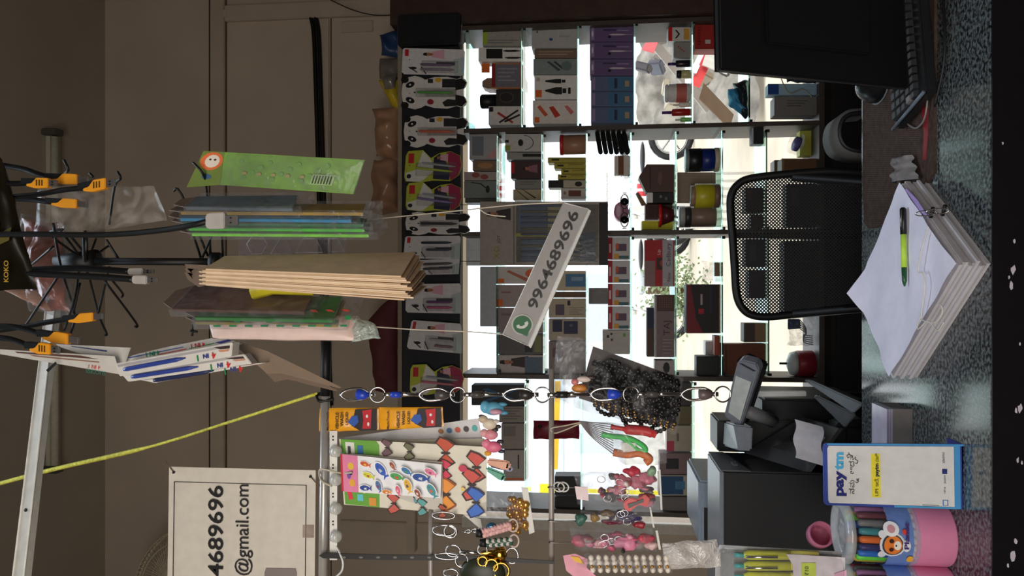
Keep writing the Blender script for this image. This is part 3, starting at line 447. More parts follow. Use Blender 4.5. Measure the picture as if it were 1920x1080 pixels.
t = thing('earphone_pouch', 'clear pouch of grey leads with a navy clip on the bottom shelf', 'pouch', W(1528, 620, D0 + .06)); pl = Pl(1500, 620, D0 + .05); pillow(rect(1478, 594, 1530, 648), pl, .02, .01, 12, 8, 60).build('film', FILM, t); MB().prism([pl.at(1478, 598), pl.at(1500, 598), pl.at(1502, 616), pl.at(1478, 618)], pl.n, .012).build('clip', mat('navy_clip', (34, 44, 90)), t, bevel=.002)
for k in range(5): wire('lead', curve([pl.at(1500, 600 + k * 4), pl.at(1512, 618 + k * 2), pl.at(1506, 640 - k * 3), pl.at(1524, 646 - k * 4)]), .0018, GREYP, t)
# bay 4 (left in the room, behind the hanging goods)
def bx4(x0, y0, y1, lab, c, pr=(), gx=985, **k): return ctn(4, gx, x0, y0, y1, lab, 'box', c, pr, **k)
bx4(884, 722, 760, 'black carton printed with blue crossed shapes at the top of the left bay', (36, 40, 46), [((40, 90, 130), [(.2, .2), (.3, .15), (.9, .8), (.8, .85)]), ((40, 90, 130), [(.2, .8), (.3, .85), (.9, .2), (.8, .15)])])
bx4(936, 762, 792, 'grey carton printed with rows of squares in the left bay', (146, 136, 130), lines(.1, .1, .9, .9, 5, (110, 102, 98)))
bx4(940, 794, 842, 'second grey carton, plain, left of the squared one', (150, 140, 134), [((128, 118, 112), rc(.1, .1, .6, .5))])
bx4(944, 844, 902, 'pale carton lettered in dark capitals with an orange edge', (176, 168, 164), [((206, 110, 60), rc(.1, .9, .9, .97)), ((70, 60, 60), rc(.65, .15, .72, .6))])
bx4(1040, 893, 928, 'tall black carton on the second shelf of the left bay', (20, 18, 20), [((70, 60, 64), rc(.1, .3, .14, .6))], 1090)
bx4(1040, 932, 960, 'second tall black carton at the left end of the bay', (22, 20, 22), (), 1090)
t = thing('pencil_pouch', 'flat red pouch with a ring hole lying in the left bay', 'pouch', W(1085, 805, D0 + .06)); pillow(rect(1000, 788, 1086, 823), Pl(1043, 805, D0 + .05), .015, .004, 14, 3).build('pouch_body', mat('maroon_vinyl', (124, 26, 48), .4), t); MB().lathe(W(1012, 800, D0 + .035), [(.004, 0), (.007, .001)], 14, V((0, -1, 0))).build('eyelet', CHROME, t)
bx4(1250, 798, 846, 'beige carton with a pink edge, lower left bay', (178, 168, 152), [((190, 60, 90), rc(0, .6, .3, 1)), ((120, 110, 100), rc(.4, .3, .5, .6))], 1300)
bx4(1237, 850, 889, 'mauve carton with a black screen picture, lower left bay', (134, 110, 114), [((40, 38, 44), rc(.2, .25, .6, .75))], 1300)
bx4(1235, 891, 929, 'blue-labelled carton, lower left bay', (176, 170, 160), [((34, 78, 120), rc(.02, .05, .75, .95)), ((70, 120, 160), rc(.5, .3, .8, .7))], 1300)
bx4(1242, 932, 960, 'grey carton at the far left of the lower bay', (110, 104, 104), (), 1300)
bx4(1225, 718, 760, 'dark cube carton behind the bead bag', (66, 60, 62), (), 1300)
bx4(1232, 762, 796, 'olive and brown carton between the dark cube and beige carton', (110, 100, 70), (), 1300)
plank(1040, 880, 1046, 715, 5.2, .02, (226, 180, 40), 'yellow bar outside behind the left bay', 'bar', 'bar')
tag((lambda p: MB().box(p, W(1012, 908, 4.5) + V((0, .02, 0))).box((p.x + .03, 4.5, .3), (p.x + .05, 4.52, p.z)).build('road_sign', mat('yellow_sign', (240, 226, 30), .5)))(W(1034, 932, 4.5)), 'bright yellow board outside behind the left bay', 'sign')
# small things on the header board: pen packs ---------------------------------------------------------------
DH = D0 - .045
def hook_for(r, q, pl, a=.06, b=.5): pass
def pack_white(q, lab, face=True, pens=((.38, .62, (120, 60, 130)), (.38, .8, (206, 90, 140))), rot=0):
    pr = [((196, 36, 48), rc(.04, .05, .1, .3)), ((226, 226, 230), rc(.03, .3, .06, .9))] + ([] if not face else man(.42, .22, .5))
    pr += [((70, 68, 74), [(.1, .72), (.12, .7), (.26, .9), (.24, .92)]), ((70, 68, 74), [(.3, .7), (.32, .68), (.4, .95), (.38, .96)]), ((30, 30, 34), el(.18, .75, .06, .05)), ((186, 200, 200), [(.82, .4), (1, .3), (1, 1), (.85, 1)]), ((60, 56, 70), rc(.55, .5, .85, .6))]
    def ex(r, q, pl):
        for a, b, c in pens: pen(r, q, pl, a, b, .85, b + .01, .0045, c)
        blister(r, q, pl, rc(.32, .48, .9, .92), .011)
    return card('pen_pack', lab, 'pen pack', q, DH, (224, 222, 226), pr, t=.0015, outline=[(.03, 0), (.97, .02), (1, .1), (1, .97), (.95, 1), (.04, .98), (0, .9), (0, .06)], extra=ex, group='pen packs hung on the header board')
def pack_panda(q, lab, c):
    body = el(.2, .5, .21, .44, 20)
    out = [(0 + .0, .5), (.015, .25), (.08, .06), (.2, .0), (.3, .05), (.36, .12), (.5, .04), (.7, .03), (.84, .1), (.9, .06), (.97, .1), (1, .22), (.97, .36), (.93, .42), (.93, .58), (.97, .64), (1, .78), (.97, .9), (.9, .94), (.84, .9), (.7, .98), (.5, .96), (.36, .88), (.3, .95), (.2, 1), (.08, .94), (.015, .75)]
    pr = [((20, 20, 22), el(.05, .12, .06, .1)), ((20, 20, 22), el(.05, .88, .06, .1)), ((18, 18, 20), el(.13, .27, .06, .1, rot=.4)), ((18, 18, 20), el(.13, .73, .06, .1, rot=-.4)), ((240, 240, 240), el(.13, .27, .015, .03)), ((240, 240, 240), el(.13, .73, .015, .03)), ((30, 28, 30), el(.2, .5, .014, .025)), ((24, 24, 26), [(.82, .12), (.92, .08), (.99, .2), (.95, .38), (.82, .44), (.82, .56), (.95, .62), (.99, .78), (.92, .92), (.82, .88)]), ((40, 40, 44), rc(.62, .1, .82, .35)), ((226, 176, 50), el(.56, .13, .05, .07)), ((40, 40, 44), rc(.4, .1, .48, .22)), ((150, 40, 60), el(.44, .78, .05, .08)), ((40, 38, 42), [(.62, .8), (.7, .7), (.82, .72), (.84, .9), (.66, .92)])]
    def ex(r, q, pl): pen(r, q, pl, .24, .5, .8, .52, .005, c); blister(r, q, pl, rc(.22, .38, .84, .64), .011)
    return card('pen_pack', lab, 'pen pack', q, DH, (226, 224, 222), pr, t=.0015, outline=out, extra=ex, group='panda shaped pen packs')
def pack_lime(q, lab, c):
    out = [(.04, .02), (.3, .0), (.45, .25), (.6, .1), (.8, .05), (.97, .2), (1, .5), (.95, .8), (.8, .98), (.5, .95), (.3, 1), (.03, .95), (0, .8), (0, .15)]
    pr = [((226, 226, 222), [(.3, .02), (.43, .25), (.55, .6), (.3, .98), (.05, .95), (.02, .7), (.2, .6)]), ((40, 40, 70), [(.5, .25), (.6, .12), (.7, .3), (.8, .7), (.78, .95), (.5, .9)]), ((160, 40, 80), [(.72, .1), (.8, .06), (.96, .2), (.99, .5), (.94, .8), (.8, .97), (.78, .6)]), ((196, 40, 50), rc(.05, .1, .15, .4)), ((30, 30, 32), el(.08, .8, .04, .07))] + man(.58, .25, .35)
    def ex(r, q, pl): pen(r, q, pl, .2, .55, .85, .7, .0045, c); pen(r, q, pl, .3, .4, .9, .55, .004, (180, 190, 200)); blister(r, q, pl, rc(.2, .4, .92, .8), .011)
    return card('pen_pack', lab, 'pen pack', q, DH, (186, 196, 60), pr, t=.0015, outline=out, extra=ex, group='lime and pink pen packs')
pack_white([(755, 90), (872, 92), (870, 142), (753, 140)], 'white pen pack at the right end of the header board beside the pandas', pens=((.3, .62, (120, 90, 130)), (.3, .8, (150, 130, 150))))
pack_panda((753, 142, 876, 205), 'panda-shaped pen pack with a green pen, topmost on the right of the header', (90, 180, 70))
pack_panda((757, 216, 878, 277), 'panda-shaped pen pack with an orange pen, second from the right', (226, 110, 60))
pack_lime([(762, 282), (866, 280), (866, 340), (757, 343)], 'lime and pink pen pack beside the orange-penned panda', (190, 210, 60)); pack_lime([(763, 342), (867, 341), (866, 398), (760, 396)], 'lime and pink pen pack with lilac pens beside the third panda', (150, 130, 200))
pack_panda((760, 397, 882, 441), 'narrow panda-shaped pen pack with a black pen behind the string', (30, 32, 36))
pack_white([(760, 443), (864, 441), (862, 486), (756, 485)], 'white pen pack with dark teal pens left of the third panda', False, ((.3, .3, (40, 60, 66)), (.4, .6, (60, 60, 90))))
pack_white([(776, 488), (862, 484), (860, 514), (778, 516)], 'narrow white pen pack with grey pens behind the brown paper bundle', False, ((.2, .3, (90, 90, 94)), (.2, .6, (80, 80, 86))))
pack_white([(762, 533), (864, 530), (865, 588), (760, 587)], 'white pen pack with purple and pink pens'); pack_white([(772, 600), (865, 606), (866, 663), (762, 655)], 'white pen pack with silver pens left of the purple one', pens=((.4, .6, (190, 190, 195)), (.5, .8, (150, 110, 120))))
pack_lime([(770, 683), (868, 682), (872, 738), (768, 742)], 'lime and pink pen pack with pink pens behind the carabiners', (230, 130, 150))
for i, (y) in enumerate((112, 175, 246, 310, 368, 419, 463, 500, 560, 630, 712)):
    o = MB().tube([W(768, y, DH - .004), W(768, y, D0 - .018)], .0018, 6).build('peg', BLACK); tag(o, 'black peg above the %s pen pack, counted from the black corner box' % ['first', 'second', 'third', 'fourth', 'fifth', 'sixth', 'seventh', 'eighth', 'ninth', 'tenth', 'last'][i], 'peg', 'pegs of the header board')
# pen display carton with XO lettering
def xo(r, q, pl):
    text(r, 'XO', pl, 936, 485, 10, (150, 150, 60), fit=24, bold=.01); text(r, 'JOY', pl, 938, 456, 6, (70, 66, 66), fit=16)
    for k in range(10): pen(r, q, pl, .32, .07 + k * .09, .8, .07 + k * .09, .0036, [(90, 110, 140), (120, 116, 90), (80, 96, 130)][k % 3])
    blister(r, q, pl, rc(.28, .04, .93, .96), .011)
card('pen_display', 'pen display box lettered XO behind the phone number sign', 'pen display', (900, 378, 1140, 497), D0 - .12, (166, 158, 150), man(.1, .2, .28, (58, 50, 50)) + [((98, 116, 140), rc(.3, .05, .52, .46)), ((176, 172, 140), rc(.53, .05, .66, .46)), ((98, 116, 140), rc(.32, .6, .56, .95)), ((176, 176, 60), rc(.28, .5, .66, .55)), ((40, 36, 36), rc(.93, .02, 1, 1)), ((120, 116, 114), rc(.26, .02, .27, .98)), ((150, 130, 140), rc(.67, .05, .75, .5)), ((84, 96, 110), rc(.78, .5, .9, .95))], t=.03, extra=xo)
for y in (384, 490): tag(wire('hanging_wire', [W(902, y, D0 - .12), W(862, y, D0 - .02)], .0012, BLACK), 'thin wire holding the %s corner of the XO pen display' % ('right' if y < 400 else 'left'), 'wire', 'wires of the pen display')
# bags on top of the shelf unit ---------------------------------------------------------------
zt2 = W(748, 300, D0).z
def sack(q, d, lab, m, bulge, seed, crump=.02, nm='plastic_bag'):
    t = thing(nm, lab, 'bag', W(q[1][0], (q[0][1] + q[2][1]) / 2, d)); pillow(q, Pl(720, (q[0][1] + q[2][1]) / 2, d), bulge, crump, 20, seed, 22).build('bag_body', m, t); return t
sack([(700, 205), (752, 198), (752, 300), (706, 296)], D0 + .05, 'shiny translucent brown bag lying on top of the shelf unit, right one', mat('brown_polythene', (176, 136, 108), .18, var=.2, scale=14, bump=.5), .06, 1)
sack([(700, 300), (748, 296), (752, 402), (694, 398)], D0 + .05, 'shiny translucent brown bag on top of the shelf unit beside the green stationery pack', mat('brown_polythene_pale', (166, 128, 104), .18, var=.2, scale=11, bump=.5), .06, 2)
sack([(710, 150), (750, 148), (752, 205), (735, 200)], D0 + .03, 'bright yellow bag tied with silver foil on top of the shelf', mat('yellow_film', (206, 180, 50), .3, bump=.4), .03, 3, .01)
sack([(716, 143), (742, 138), (742, 165), (720, 168)], D0 - .0, 'silver foil twist beside the yellow bag', mat('foil', (170, 165, 160), .25, .6, bump=.6), .02, 4, .01, 'foil_twist')
sack([(712, 66), (752, 60), (752, 108), (714, 104)], D0 + .05, 'dark blue plastic bag on top of the shelf near the corner', mat('blue_film_dark', (40, 66, 110), .35), .03, 5)
sack([(712, 110), (752, 108), (752, 150), (712, 146)], D0 + .08, 'grey and teal packet on top of the shelf beside the blue bag', mat('grey_packet', (120, 112, 108), .5), .02, 6, .008)
sack([(690, 600), (746, 548), (746, 745), (702, 735)], D0 + .08, 'large dull maroon bag slumped on top of the shelf unit', mat('maroon_cloth', (100, 50, 54), .75, var=.12, scale=12, bump=.3), .05, 7, .012)
t = thing('camera_box', 'black box in the top right corner above the header board', 'box', W(860, 55, D0 - .05)); a = W(745, 86, D0 - .06); b = W(862, 22, D0 - .06); MB().box((a.x, D0 - .06, b.z), (b.x, D0 - .022, a.z)).build('box_body', mat('black_case', (18, 20, 26), .5), t, bevel=.006); MB().box((a.x + .01, D0 - .064, b.z + .01), (b.x - .01, D0 - .06, a.z - .06)).build('front_panel', mat('black_panel', (24, 26, 34), .4), t, bevel=.001)
t = thing('wall_cable', 'double black cable running along the back wall above the shelf', 'cable', W(590, 40, YW - .012), None)
for dx in (0, 9): wire('strand', curve([W(580 + dx, 24, YW - .014), W(588 + dx, 60, YW - .014), W(592 + dx, 160, YW - .014), W(596 + dx, 290, YW - .014), W(600 + dx, 450, YW - .014), W(606 + dx, 640, YW - .014), W(612 + dx, 760, YW - .014)]), .009, RUBBER, t)
wire('hanging_string', curve([W(620, 0, YW - .1), W(660, 18, YW - .1), W(700, 28, YW - .1), W(745, 28, YW - .1)]), .002, BLACK, tag(thing('loose_wire', 'thin dark wire sagging at the top right corner of the wall', 'wire', W(660, 18, YW - .1)), 'thin dark wire sagging at the top right corner of the wall', 'wire'))
# tube light on the ceiling
t = thing('tube_light', 'unlit white tube light batten on the ceiling', 'light', G(92, 560, ZC)); a = G(92, 245, ZC); b = G(95, 882, ZC)
MB().box((b.x, a.y - .02, ZC - .03), (a.x, a.y + .025, ZC)).build('batten', mat('batten_cream', (196, 192, 172), .6), t, bevel=.003); MB().tube([V((b.x + .03, a.y - .03, ZC - .045)), V((a.x - .03, a.y - .03, ZC - .045))], .014, 12).build('tube', mat('tube_glass', (206, 204, 186), .3), t)
for xx in (b.x + .012, a.x - .012): MB().box((xx - .012, a.y - .045, ZC - .062), (xx + .012, a.y + .0, ZC)).build('holder', mat('holder_dark', (80, 76, 66), .6), t, bevel=.003)
# wall fan
fc = W(343, 1090, 2.72); t = thing('wall_fan', 'off-white wall fan with round wire grille behind the paper notice', 'fan', fc + V((0, .3, -.2))); fm = mat('fan_cream', (206, 200, 172), .5)
M = Matrix.Rotation(R(25), 3, 'Z') @ Matrix.Rotation(R(-12), 3, 'X'); rx = M @ V((1, 0, 0)); rz = M @ V((0, 0, 1)); rn = M @ V((0, -1, 0)); RF = .205
MB().tube(arc(fc, rx * RF, rz * RF, 48)[:-1], .007, 8, True).build('rim', fm, t)
for s_, nm in ((1, 'front_grille'), (-1, 'rear_grille')):
    mb = MB()
    for k in range(72):
        a = 2 * math.pi * k / 72; dr = rx * math.cos(a) + rz * math.sin(a); mb.tube([fc + dr * .05 + rn * .075 * s_, fc + dr * .13 + rn * .068 * s_, fc + dr * .185 + rn * .04 * s_, fc + dr * RF], .0013, 4)
    for r_, h in ((.05, .075), (.13, .068), (.185, .04)): mb.tube(arc(fc + rn * h * s_, rx * r_, rz * r_, 36)[:-1], .002, 5, True)
    mb.build(nm, fm, t)
MB().lathe(fc + rn * .075, [(.05, 0), (.045, .006), (.01, .008)], 24, rn).build('centre_cap', fm, t); MB().lathe(fc - rn * .2, [(.03, 0), (.055, .03), (.055, .13)], 20, rn).build('motor', fm, t); MB().tube([fc - rn * .15, V((fc.x, YW, fc.z - .12))], .02).build('bracket', fm, t)
for k in range(3):
    a = k * 2.094; d1 = rx * math.cos(a) + rz * math.sin(a); d2 = rx * math.cos(a + .9) + rz * math.sin(a + .9); MB().add([fc + d1 * .03, fc + d1 * .17 + rn * .015, fc + (d1 + d2).normalized() * .175, fc + d2 * .15 - rn * .015, fc + d2 * .03], [(0, 1, 2, 3, 4)]).build('blade', mat('fan_blade', (150, 150, 140), .4), t)
# ================================================================== COUNTER
ZK = 1.0; y0k, y1k = .55 / math.tan(R(25.27)), .55 / math.tan(R(17.83))
def granite():
    m = bpy.data.materials.new('speckled_granite'); m.use_nodes = True; t = m.node_tree; b = t.nodes['Principled BSDF']; L = t.links.new
    tc = t.nodes.new('ShaderNodeTexCoord'); v = t.nodes.new('ShaderNodeTexVoronoi'); v.inputs['Scale'].default_value = 320; n = t.nodes.new('ShaderNodeTexNoise'); n.inputs['Scale'].default_value = 160; n.inputs['Detail'].default_value = 5
    L(tc.outputs['Object'], v.inputs['Vector']); L(tc.outputs['Object'], n.inputs['Vector'])
    r = t.nodes.new('ShaderNodeValToRGB'); e = r.color_ramp.elements; e[0].color = (.008, .010, .011, 1); e[0].position = .40; e[1].color = (.13, .15, .155, 1); e[1].position = .62; L(n.outputs['Fac'], r.inputs[0]); L(r.outputs[0], b.inputs['Base Color'])
    mr = t.nodes.new('ShaderNodeMapRange'); mr.inputs[3].default_value = .03; mr.inputs[4].default_value = .26; L(n.outputs['Fac'], mr.inputs[0]); L(mr.outputs[0], b.inputs['Roughness']); b.inputs['Specular IOR Level'].default_value = .75
    bp = t.nodes.new('ShaderNodeBump'); bp.inputs['Strength'].default_value = .03; bp.inputs['Distance'].default_value = .0004; L(v.outputs['Distance'], bp.inputs['Height']); L(bp.outputs[0], b.inputs['Normal']); return m
ct = thing('shop_counter', 'dark speckled granite topped shop counter', 'counter', (0, (y0k + y1k) / 2, 0))
XK0, XK1 = XL + .01, XR - .01
MB().box((XK0, y0k, ZK - .02), (XK1, y1k, ZK)).build('granite_top', granite(), ct, bevel=.001)
FRM = mat('counter_front_black', (14, 12, 16), .35, var=.3)
MB().box((XK0, y0k + .005, 0), (XK1, y0k + .03, ZK - .02)).build('front_panel', FRM, ct); MB().box((XK0, y1k - .03, 0), (XK1, y1k - .005, ZK - .02)).build('rear_panel', FRM, ct)
MB().box((XK0, y0k - .003, ZK - .14), (XK1, y0k - .0002, ZK - .0005)).build('edge_strip', mat('edge_black', (20, 18, 22), .3), ct)
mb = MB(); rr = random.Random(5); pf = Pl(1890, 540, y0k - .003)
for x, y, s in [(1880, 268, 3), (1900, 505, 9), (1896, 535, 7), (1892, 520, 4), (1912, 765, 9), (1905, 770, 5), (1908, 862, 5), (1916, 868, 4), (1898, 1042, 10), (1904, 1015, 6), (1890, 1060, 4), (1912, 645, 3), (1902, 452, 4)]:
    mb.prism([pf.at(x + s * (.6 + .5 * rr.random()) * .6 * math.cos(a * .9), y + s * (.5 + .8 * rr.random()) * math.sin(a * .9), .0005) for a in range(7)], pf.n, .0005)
mb.build('white_flecks', mat('fleck_white', (196, 190, 204), .8), ct, kind='stuff')  # small irregular white flecks scattered over the black edge strip
# desk mat, keyboard, mouse, monitor
zm = Zp(ZK + .004, 1690, 300)
t = thing('desk_mat', 'brown grained desk mat with a red edge under the keyboard', 'mat', G(1690, 260, ZK))
MB().prism([zm.at(*p) for p in [(1617, -40), (1617, 330), (1620, 418), (1628, 428), (1680, 420), (1700, 400), (1752, 322), (1752, -40)]], zm.n, .004).build('mat_sheet', mat('brown_grained_vinyl', (70, 56, 50), .85, var=.35, scale=90, bump=.4, spec=.15), t)
MB().prism([zm.at(*p, .001) for p in [(1727, 190), (1740, 190), (1741, 250), (1736, 300), (1731, 300), (1733, 250)]], zm.n, .001).build('red_edge', mat('red_tape', (130, 24, 32), .5), t)
mb = MB()
for k in range(70): yy = 165 + k * 3.8; mb.prism([zm.at(1622 + (k % 3), yy, .0006), zm.at(1725, yy + 1, .0006), zm.at(1725, yy + 2, .0006), zm.at(1622, yy + 1, .0006)], zm.n, .0006)
mb.build('grain_ridges', mat('mat_ridge', (82, 66, 60), .85), t, kind='stuff')
kb = [(1660, -60), (1678, 243), (1737, 172), (1716, -60)]; zk = Zp(ZK + .024, 1700, 100)
t = thing('keyboard', 'black keyboard lying below the monitor with its left end turned out', 'keyboard', G(1700, 100, ZK + .005))
MB().prism([zk.at(*p) for p in kb], zk.n, .018).build('case', mat('keyboard_case', (30, 32, 36), .4), t, bevel=.003)
f = quadmap([kb[0], kb[3], kb[2], kb[1]]); rows = 5; cols = 16; keym = mat('key_cap', (46, 48, 52), .45)
for i in range(rows):
    for j in range(cols):
        a0, a1 = .06 + i * .15, .06 + (i + .84) * .15; b0, b1 = .03 + j * .059 + .006 * (i % 3), .03 + (j + .84) * .059 + .006 * (i % 3)
        lo = [zk.at(*f(a, b), .0) for a, b in rc(a0, b0, a1, b1)]; c = sum(lo, V((0, 0, 0))) / 4; hi = [c + (p - c) * .78 + V((0, 0, .008)) for p in lo]
        MB().hexa(lo, hi).build('key', mat('key_cap_pale', (120, 116, 116), .45) if (i, j) == (3, 15) else keym, t)
MB().tube([zk.at(1678, 243, .004), zk.at(1737, 172, .004)], .003).build('edge_trim', mat('blue_grey_edge', (92, 104, 118), .3), t)
t = thing('mouse', 'black computer mouse on the mat beside the monitor edge', 'mouse', G(1652, 165, ZK + .004)); c = G(1648, 158, ZK + .006); MB().grid(lambda u, v: c + V((.036 * math.cos(2 * math.pi * u) * math.sin(math.pi * v / 2), .055 * math.sin(2 * math.pi * u) * math.sin(math.pi * v / 2), .042 * math.cos(math.pi * v / 2))), 24, 10).build('shell', mat('mouse_black', (20, 22, 25), .25), t)
MB().tube(arc(c, V((.037, 0, 0)), V((0, .056, 0)), 24)[:-1], .0016, 6, True).build('rim', GREYP, t); MB().lathe(c + V((-.005, -.03, .034)), [(.007, 0), (.007, .006)], 12, V((1, 0, 0))).build('wheel', GREYP, t)
tag(wire('mouse_lead', curve([G(1742, 150, ZK + .008), G(1744, 60, ZK + .008), G(1738, 200, ZK + .01), G(1722, 238, ZK + .01), G(1704, 234, ZK + .01), G(1698, 222, ZK + .01)]), .0016, mat('pale_lead2', (120, 118, 116), .4)), 'thin pale lead looping past the left end of the keyboard', 'cable')
tag(wire('keyboard_lead', curve([G(1765, -40, ZK + .004), G(1772, 60, ZK + .004), G(1768, 130, ZK + .004), G(1752, 200, ZK + .006)]), .002, RUBBER), 'black keyboard lead curving on the bare granite', 'cable')
a = W(1350, 130, 1.22); b = W(1704, 165, 1.365); t = thing('monitor', 'large black flat monitor seen from behind at the right of the counter', 'monitor', (.62, 1.55, ZK)); DM = mat('monitor_black', (14, 14, 16), .5)
tr_ = W(1346, -90, 1.22); br_ = W(1692, -90, 1.365); nrm = (b - a).cross(br_ - b).normalized(); nrm = nrm if nrm.y < 0 else -nrm
MB().prism([a, b, br_, tr_], nrm, .014).build('back_shell', DM, t, bevel=.003); cm = (a + b + br_ + tr_) / 4; MB().prism([cm + (p - cm) * .97 - nrm * .014 for p in (a, b, br_, tr_)], nrm, .01).build('screen', mat('screen_glass', (8, 8, 10), .1), t)
MB().prism([cm + (p - cm) * .55 + nrm * .008 for p in (a, b, br_, tr_)], nrm, .008).build('rear_bulge', DM, t, bevel=.003); MB().prism([a + (b - a) * .995, b, br_, br_ + (a - b) * .01], nrm, .016).build('bottom_edge', DARK, t)
MB().hexa([V((.60, 1.62, ZK + .012)), V((.66, 1.62, ZK + .012)), V((.66, 1.65, ZK + .012)), V((.60, 1.65, ZK + .012))], [V((.60, 1.37, 1.17)), V((.66, 1.37, 1.17)), V((.66, 1.39, 1.2)), V((.60, 1.39, 1.2))]).build('neck', DM, t, bevel=.003); MB().lathe((.63, 1.645, ZK + .006), [(.055, 0), (.055, .01), (.05, .012)], 32).build('base', DM, t)
# chair
CM = mat('chair_black', (16, 16, 18), .5)
def meshmat():
    m = bpy.data.materials.new('mesh_fabric'); m.use_nodes = True; t = m.node_tree; b = t.nodes['Principled BSDF']; L = t.links.new; out = t.nodes['Material Output']; b.inputs['Base Color'].default_value = (.006, .006, .007, 1); b.inputs['Roughness'].default_value = .7
    tc = t.nodes.new('ShaderNodeTexCoord'); mp = t.nodes.new('ShaderNodeMapping'); mp.inputs['Rotation'].default_value = (0, R(45), 0); L(tc.outputs['Object'], mp.inputs[0]); sp = t.nodes.new('ShaderNodeSeparateXYZ'); L(mp.outputs[0], sp.inputs[0]); vals = []
    for ax in ('X', 'Z'):
        a = t.nodes.new('ShaderNodeMath'); a.operation = 'MULTIPLY'; a.inputs[1].default_value = 2 * math.pi / .0064; L(sp.outputs[ax], a.inputs[0]); s = t.nodes.new('ShaderNodeMath'); s.operation = 'SINE'; L(a.outputs[0], s.inputs[0]); c = t.nodes.new('ShaderNodeMath'); c.operation = 'GREATER_THAN'; c.inputs[1].default_value = 0; L(s.outputs[0], c.inputs[0]); vals.append(c)
    mu = t.nodes.new('ShaderNodeMath'); mu.operation = 'MULTIPLY'; L(vals[0].outputs[0], mu.inputs[0]); L(vals[1].outputs[0], mu.inputs[1]); tr = t.nodes.new('ShaderNodeBsdfTransparent'); mx = t.nodes.new('ShaderNodeMixShader'); L(mu.outputs[0], mx.inputs[0]); L(b.outputs[0], mx.inputs[1]); L(tr.outputs[0], mx.inputs[2]); L(mx.outputs[0], out.inputs[0]); return m
DC = 2.1; pc = Pl(1500, 460, DC); t = thing('office_chair', 'black mesh-backed office chair behind the counter', 'chair', (pc.at(1500, 460).x, 2.0, 0))
out = [(1640, 326), (1560, 321), (1480, 326), (1410, 334), (1385, 345), (1371, 366), (1370, 400), (1374, 450), (1378, 510), (1381, 550), (1390, 575), (1408, 590), (1440, 594), (1500, 588), (1640, 572)]
ring = curve([pc.at(*p) for p in out], 5); MB().tube(ring, .0105, 10).build('back_frame', CM, t)
c0 = pc.at(1500, 460); MB().prism([c0 + (pc.at(*p) - c0) * .985 for p in out], pc.n, .0008).build('mesh_panel', meshmat(), t)
for y in (440,): MB().tube([pc.at(1372, y, -.02), pc.at(1640, y + 2, -.02)], .009).build('back_rib', CM, t)
MB().box((c0.x - .22, 1.80, .46), (c0.x + .22, 2.12, .53)).build('seat', mat('seat_fabric', (18, 18, 20), .9, bump=.3, scale=200), t, bevel=.02)
for s_ in (-1, 1): MB().tube([V((c0.x + s_ * .18, DC, 1.05)), V((c0.x + s_ * .14, DC, .6)), V((c0.x + s_ * .05, DC - .1, .5))], .012).build('back_support', CM, t)
MB().lathe((c0.x, 2.02, .1), [(.03, 0), (.03, .25), (.02, .26), (.02, .38)], 16).build('gas_column', CM, t)
for k in range(5): a = k * 2 * math.pi / 5; e = V((c0.x + .27 * math.cos(a), 2.02 + .27 * math.sin(a), .07)); MB().tube([V((c0.x, 2.02, .12)), e], [.025, .014]).build('base_arm', CM, t); MB().lathe(e + V((0, -.012, -.04)), [(.028, 0), (.028, .024)], 14, V((0, 1, 0))).build('castor', CM, t)
# arm rest of a second chair
DA = 1.95; pa = Pl(1590, 240, DA); t = thing('chair_armrest', 'grey curved armrest loop rising behind the desk mat', 'armrest', pa.at(1640, 240)); am = mat('armrest_grey', (84, 82, 80), .6)
path = curve([pa.at(1640, 200), pa.at(1610, 203), pa.at(1590, 206), pa.at(1574, 218), pa.at(1567, 240), pa.at(1569, 262), pa.at(1580, 280), pa.at(1605, 290), pa.at(1640, 292)], 6)
mb = MB(); K = len(path)
vs_ = []; cc = pa.at(1610, 250)
for p in path: q = cc + (p - cc) * .82; vs_ += [p, p + V((0, .11, 0)), q + V((0, .11, 0)), q]
mb.add(vs_, [(4 * i + j, 4 * i + (j + 1) % 4, 4 * i + 4 + (j + 1) % 4, 4 * i + 4 + j) for i in range(K - 1) for j in range(4)]).build('pad', am, t, smooth=True); MB().tube([cc + (p - cc) * .8 for p in path], .006).build('inner_rail', DARK, t)
# papers on the counter
t = thing('paper_stack', 'thick stack of white papers lying cornerwise on the granite', 'papers', G(1690, 530, ZK)); q = [(1690, 342), (1797, 494), (1672, 706), (1609, 550)]; rr = random.Random(9)
for k in range(9):
    z = Zp(ZK + .006 * (k + 1) * .8, 1700, 520); top = Zp(ZK + .0432, 1700, 520); dx = V((rr.uniform(-.004, .004), rr.uniform(-.004, .004), 0)); pts = [top.at(*p) + dx for p in q]
    for p in pts: p.z = z.z
    MB().prism(pts, V((0, 0, 1)), .0044).build('paper_ream', mat('paper_%d' % (k % 3), [(206, 204, 212), (190, 186, 190), (214, 212, 222)][k % 3], .8, var=.04), t)
top = Zp(ZK + .046, 1700, 520); pts = [top.at(*p) for p in q]; f = quadmap([(0, 0), (1, 0), (1, 1), (0, 1)])
def sheet(u, v): p = (pts[0] * (1 - u) + pts[1] * u) * (1 - v) + (pts[3] * (1 - u) + pts[2] * u) * v; return p + V((0, 0, .004 * noise.noise(p * 18) + (.018 * max(0, v - .75) * 4 * max(0, .25 - u) * 4) + .004))
MB().grid(sheet, 20, 20).build('top_sheet', mat('top_paper', (230, 228, 246), .75, var=.03), t)
MB().prism([top.at(*p, .002) for p in [(1700, 352), (1722, 374), (1745, 410), (1725, 395), (1700, 372)]], V((0, 0, 1)), .001).build('lilac_sheet', mat('lilac_paper', (170, 150, 206), .8), t)
zp = Zp(ZK + .058, 1690, 470)
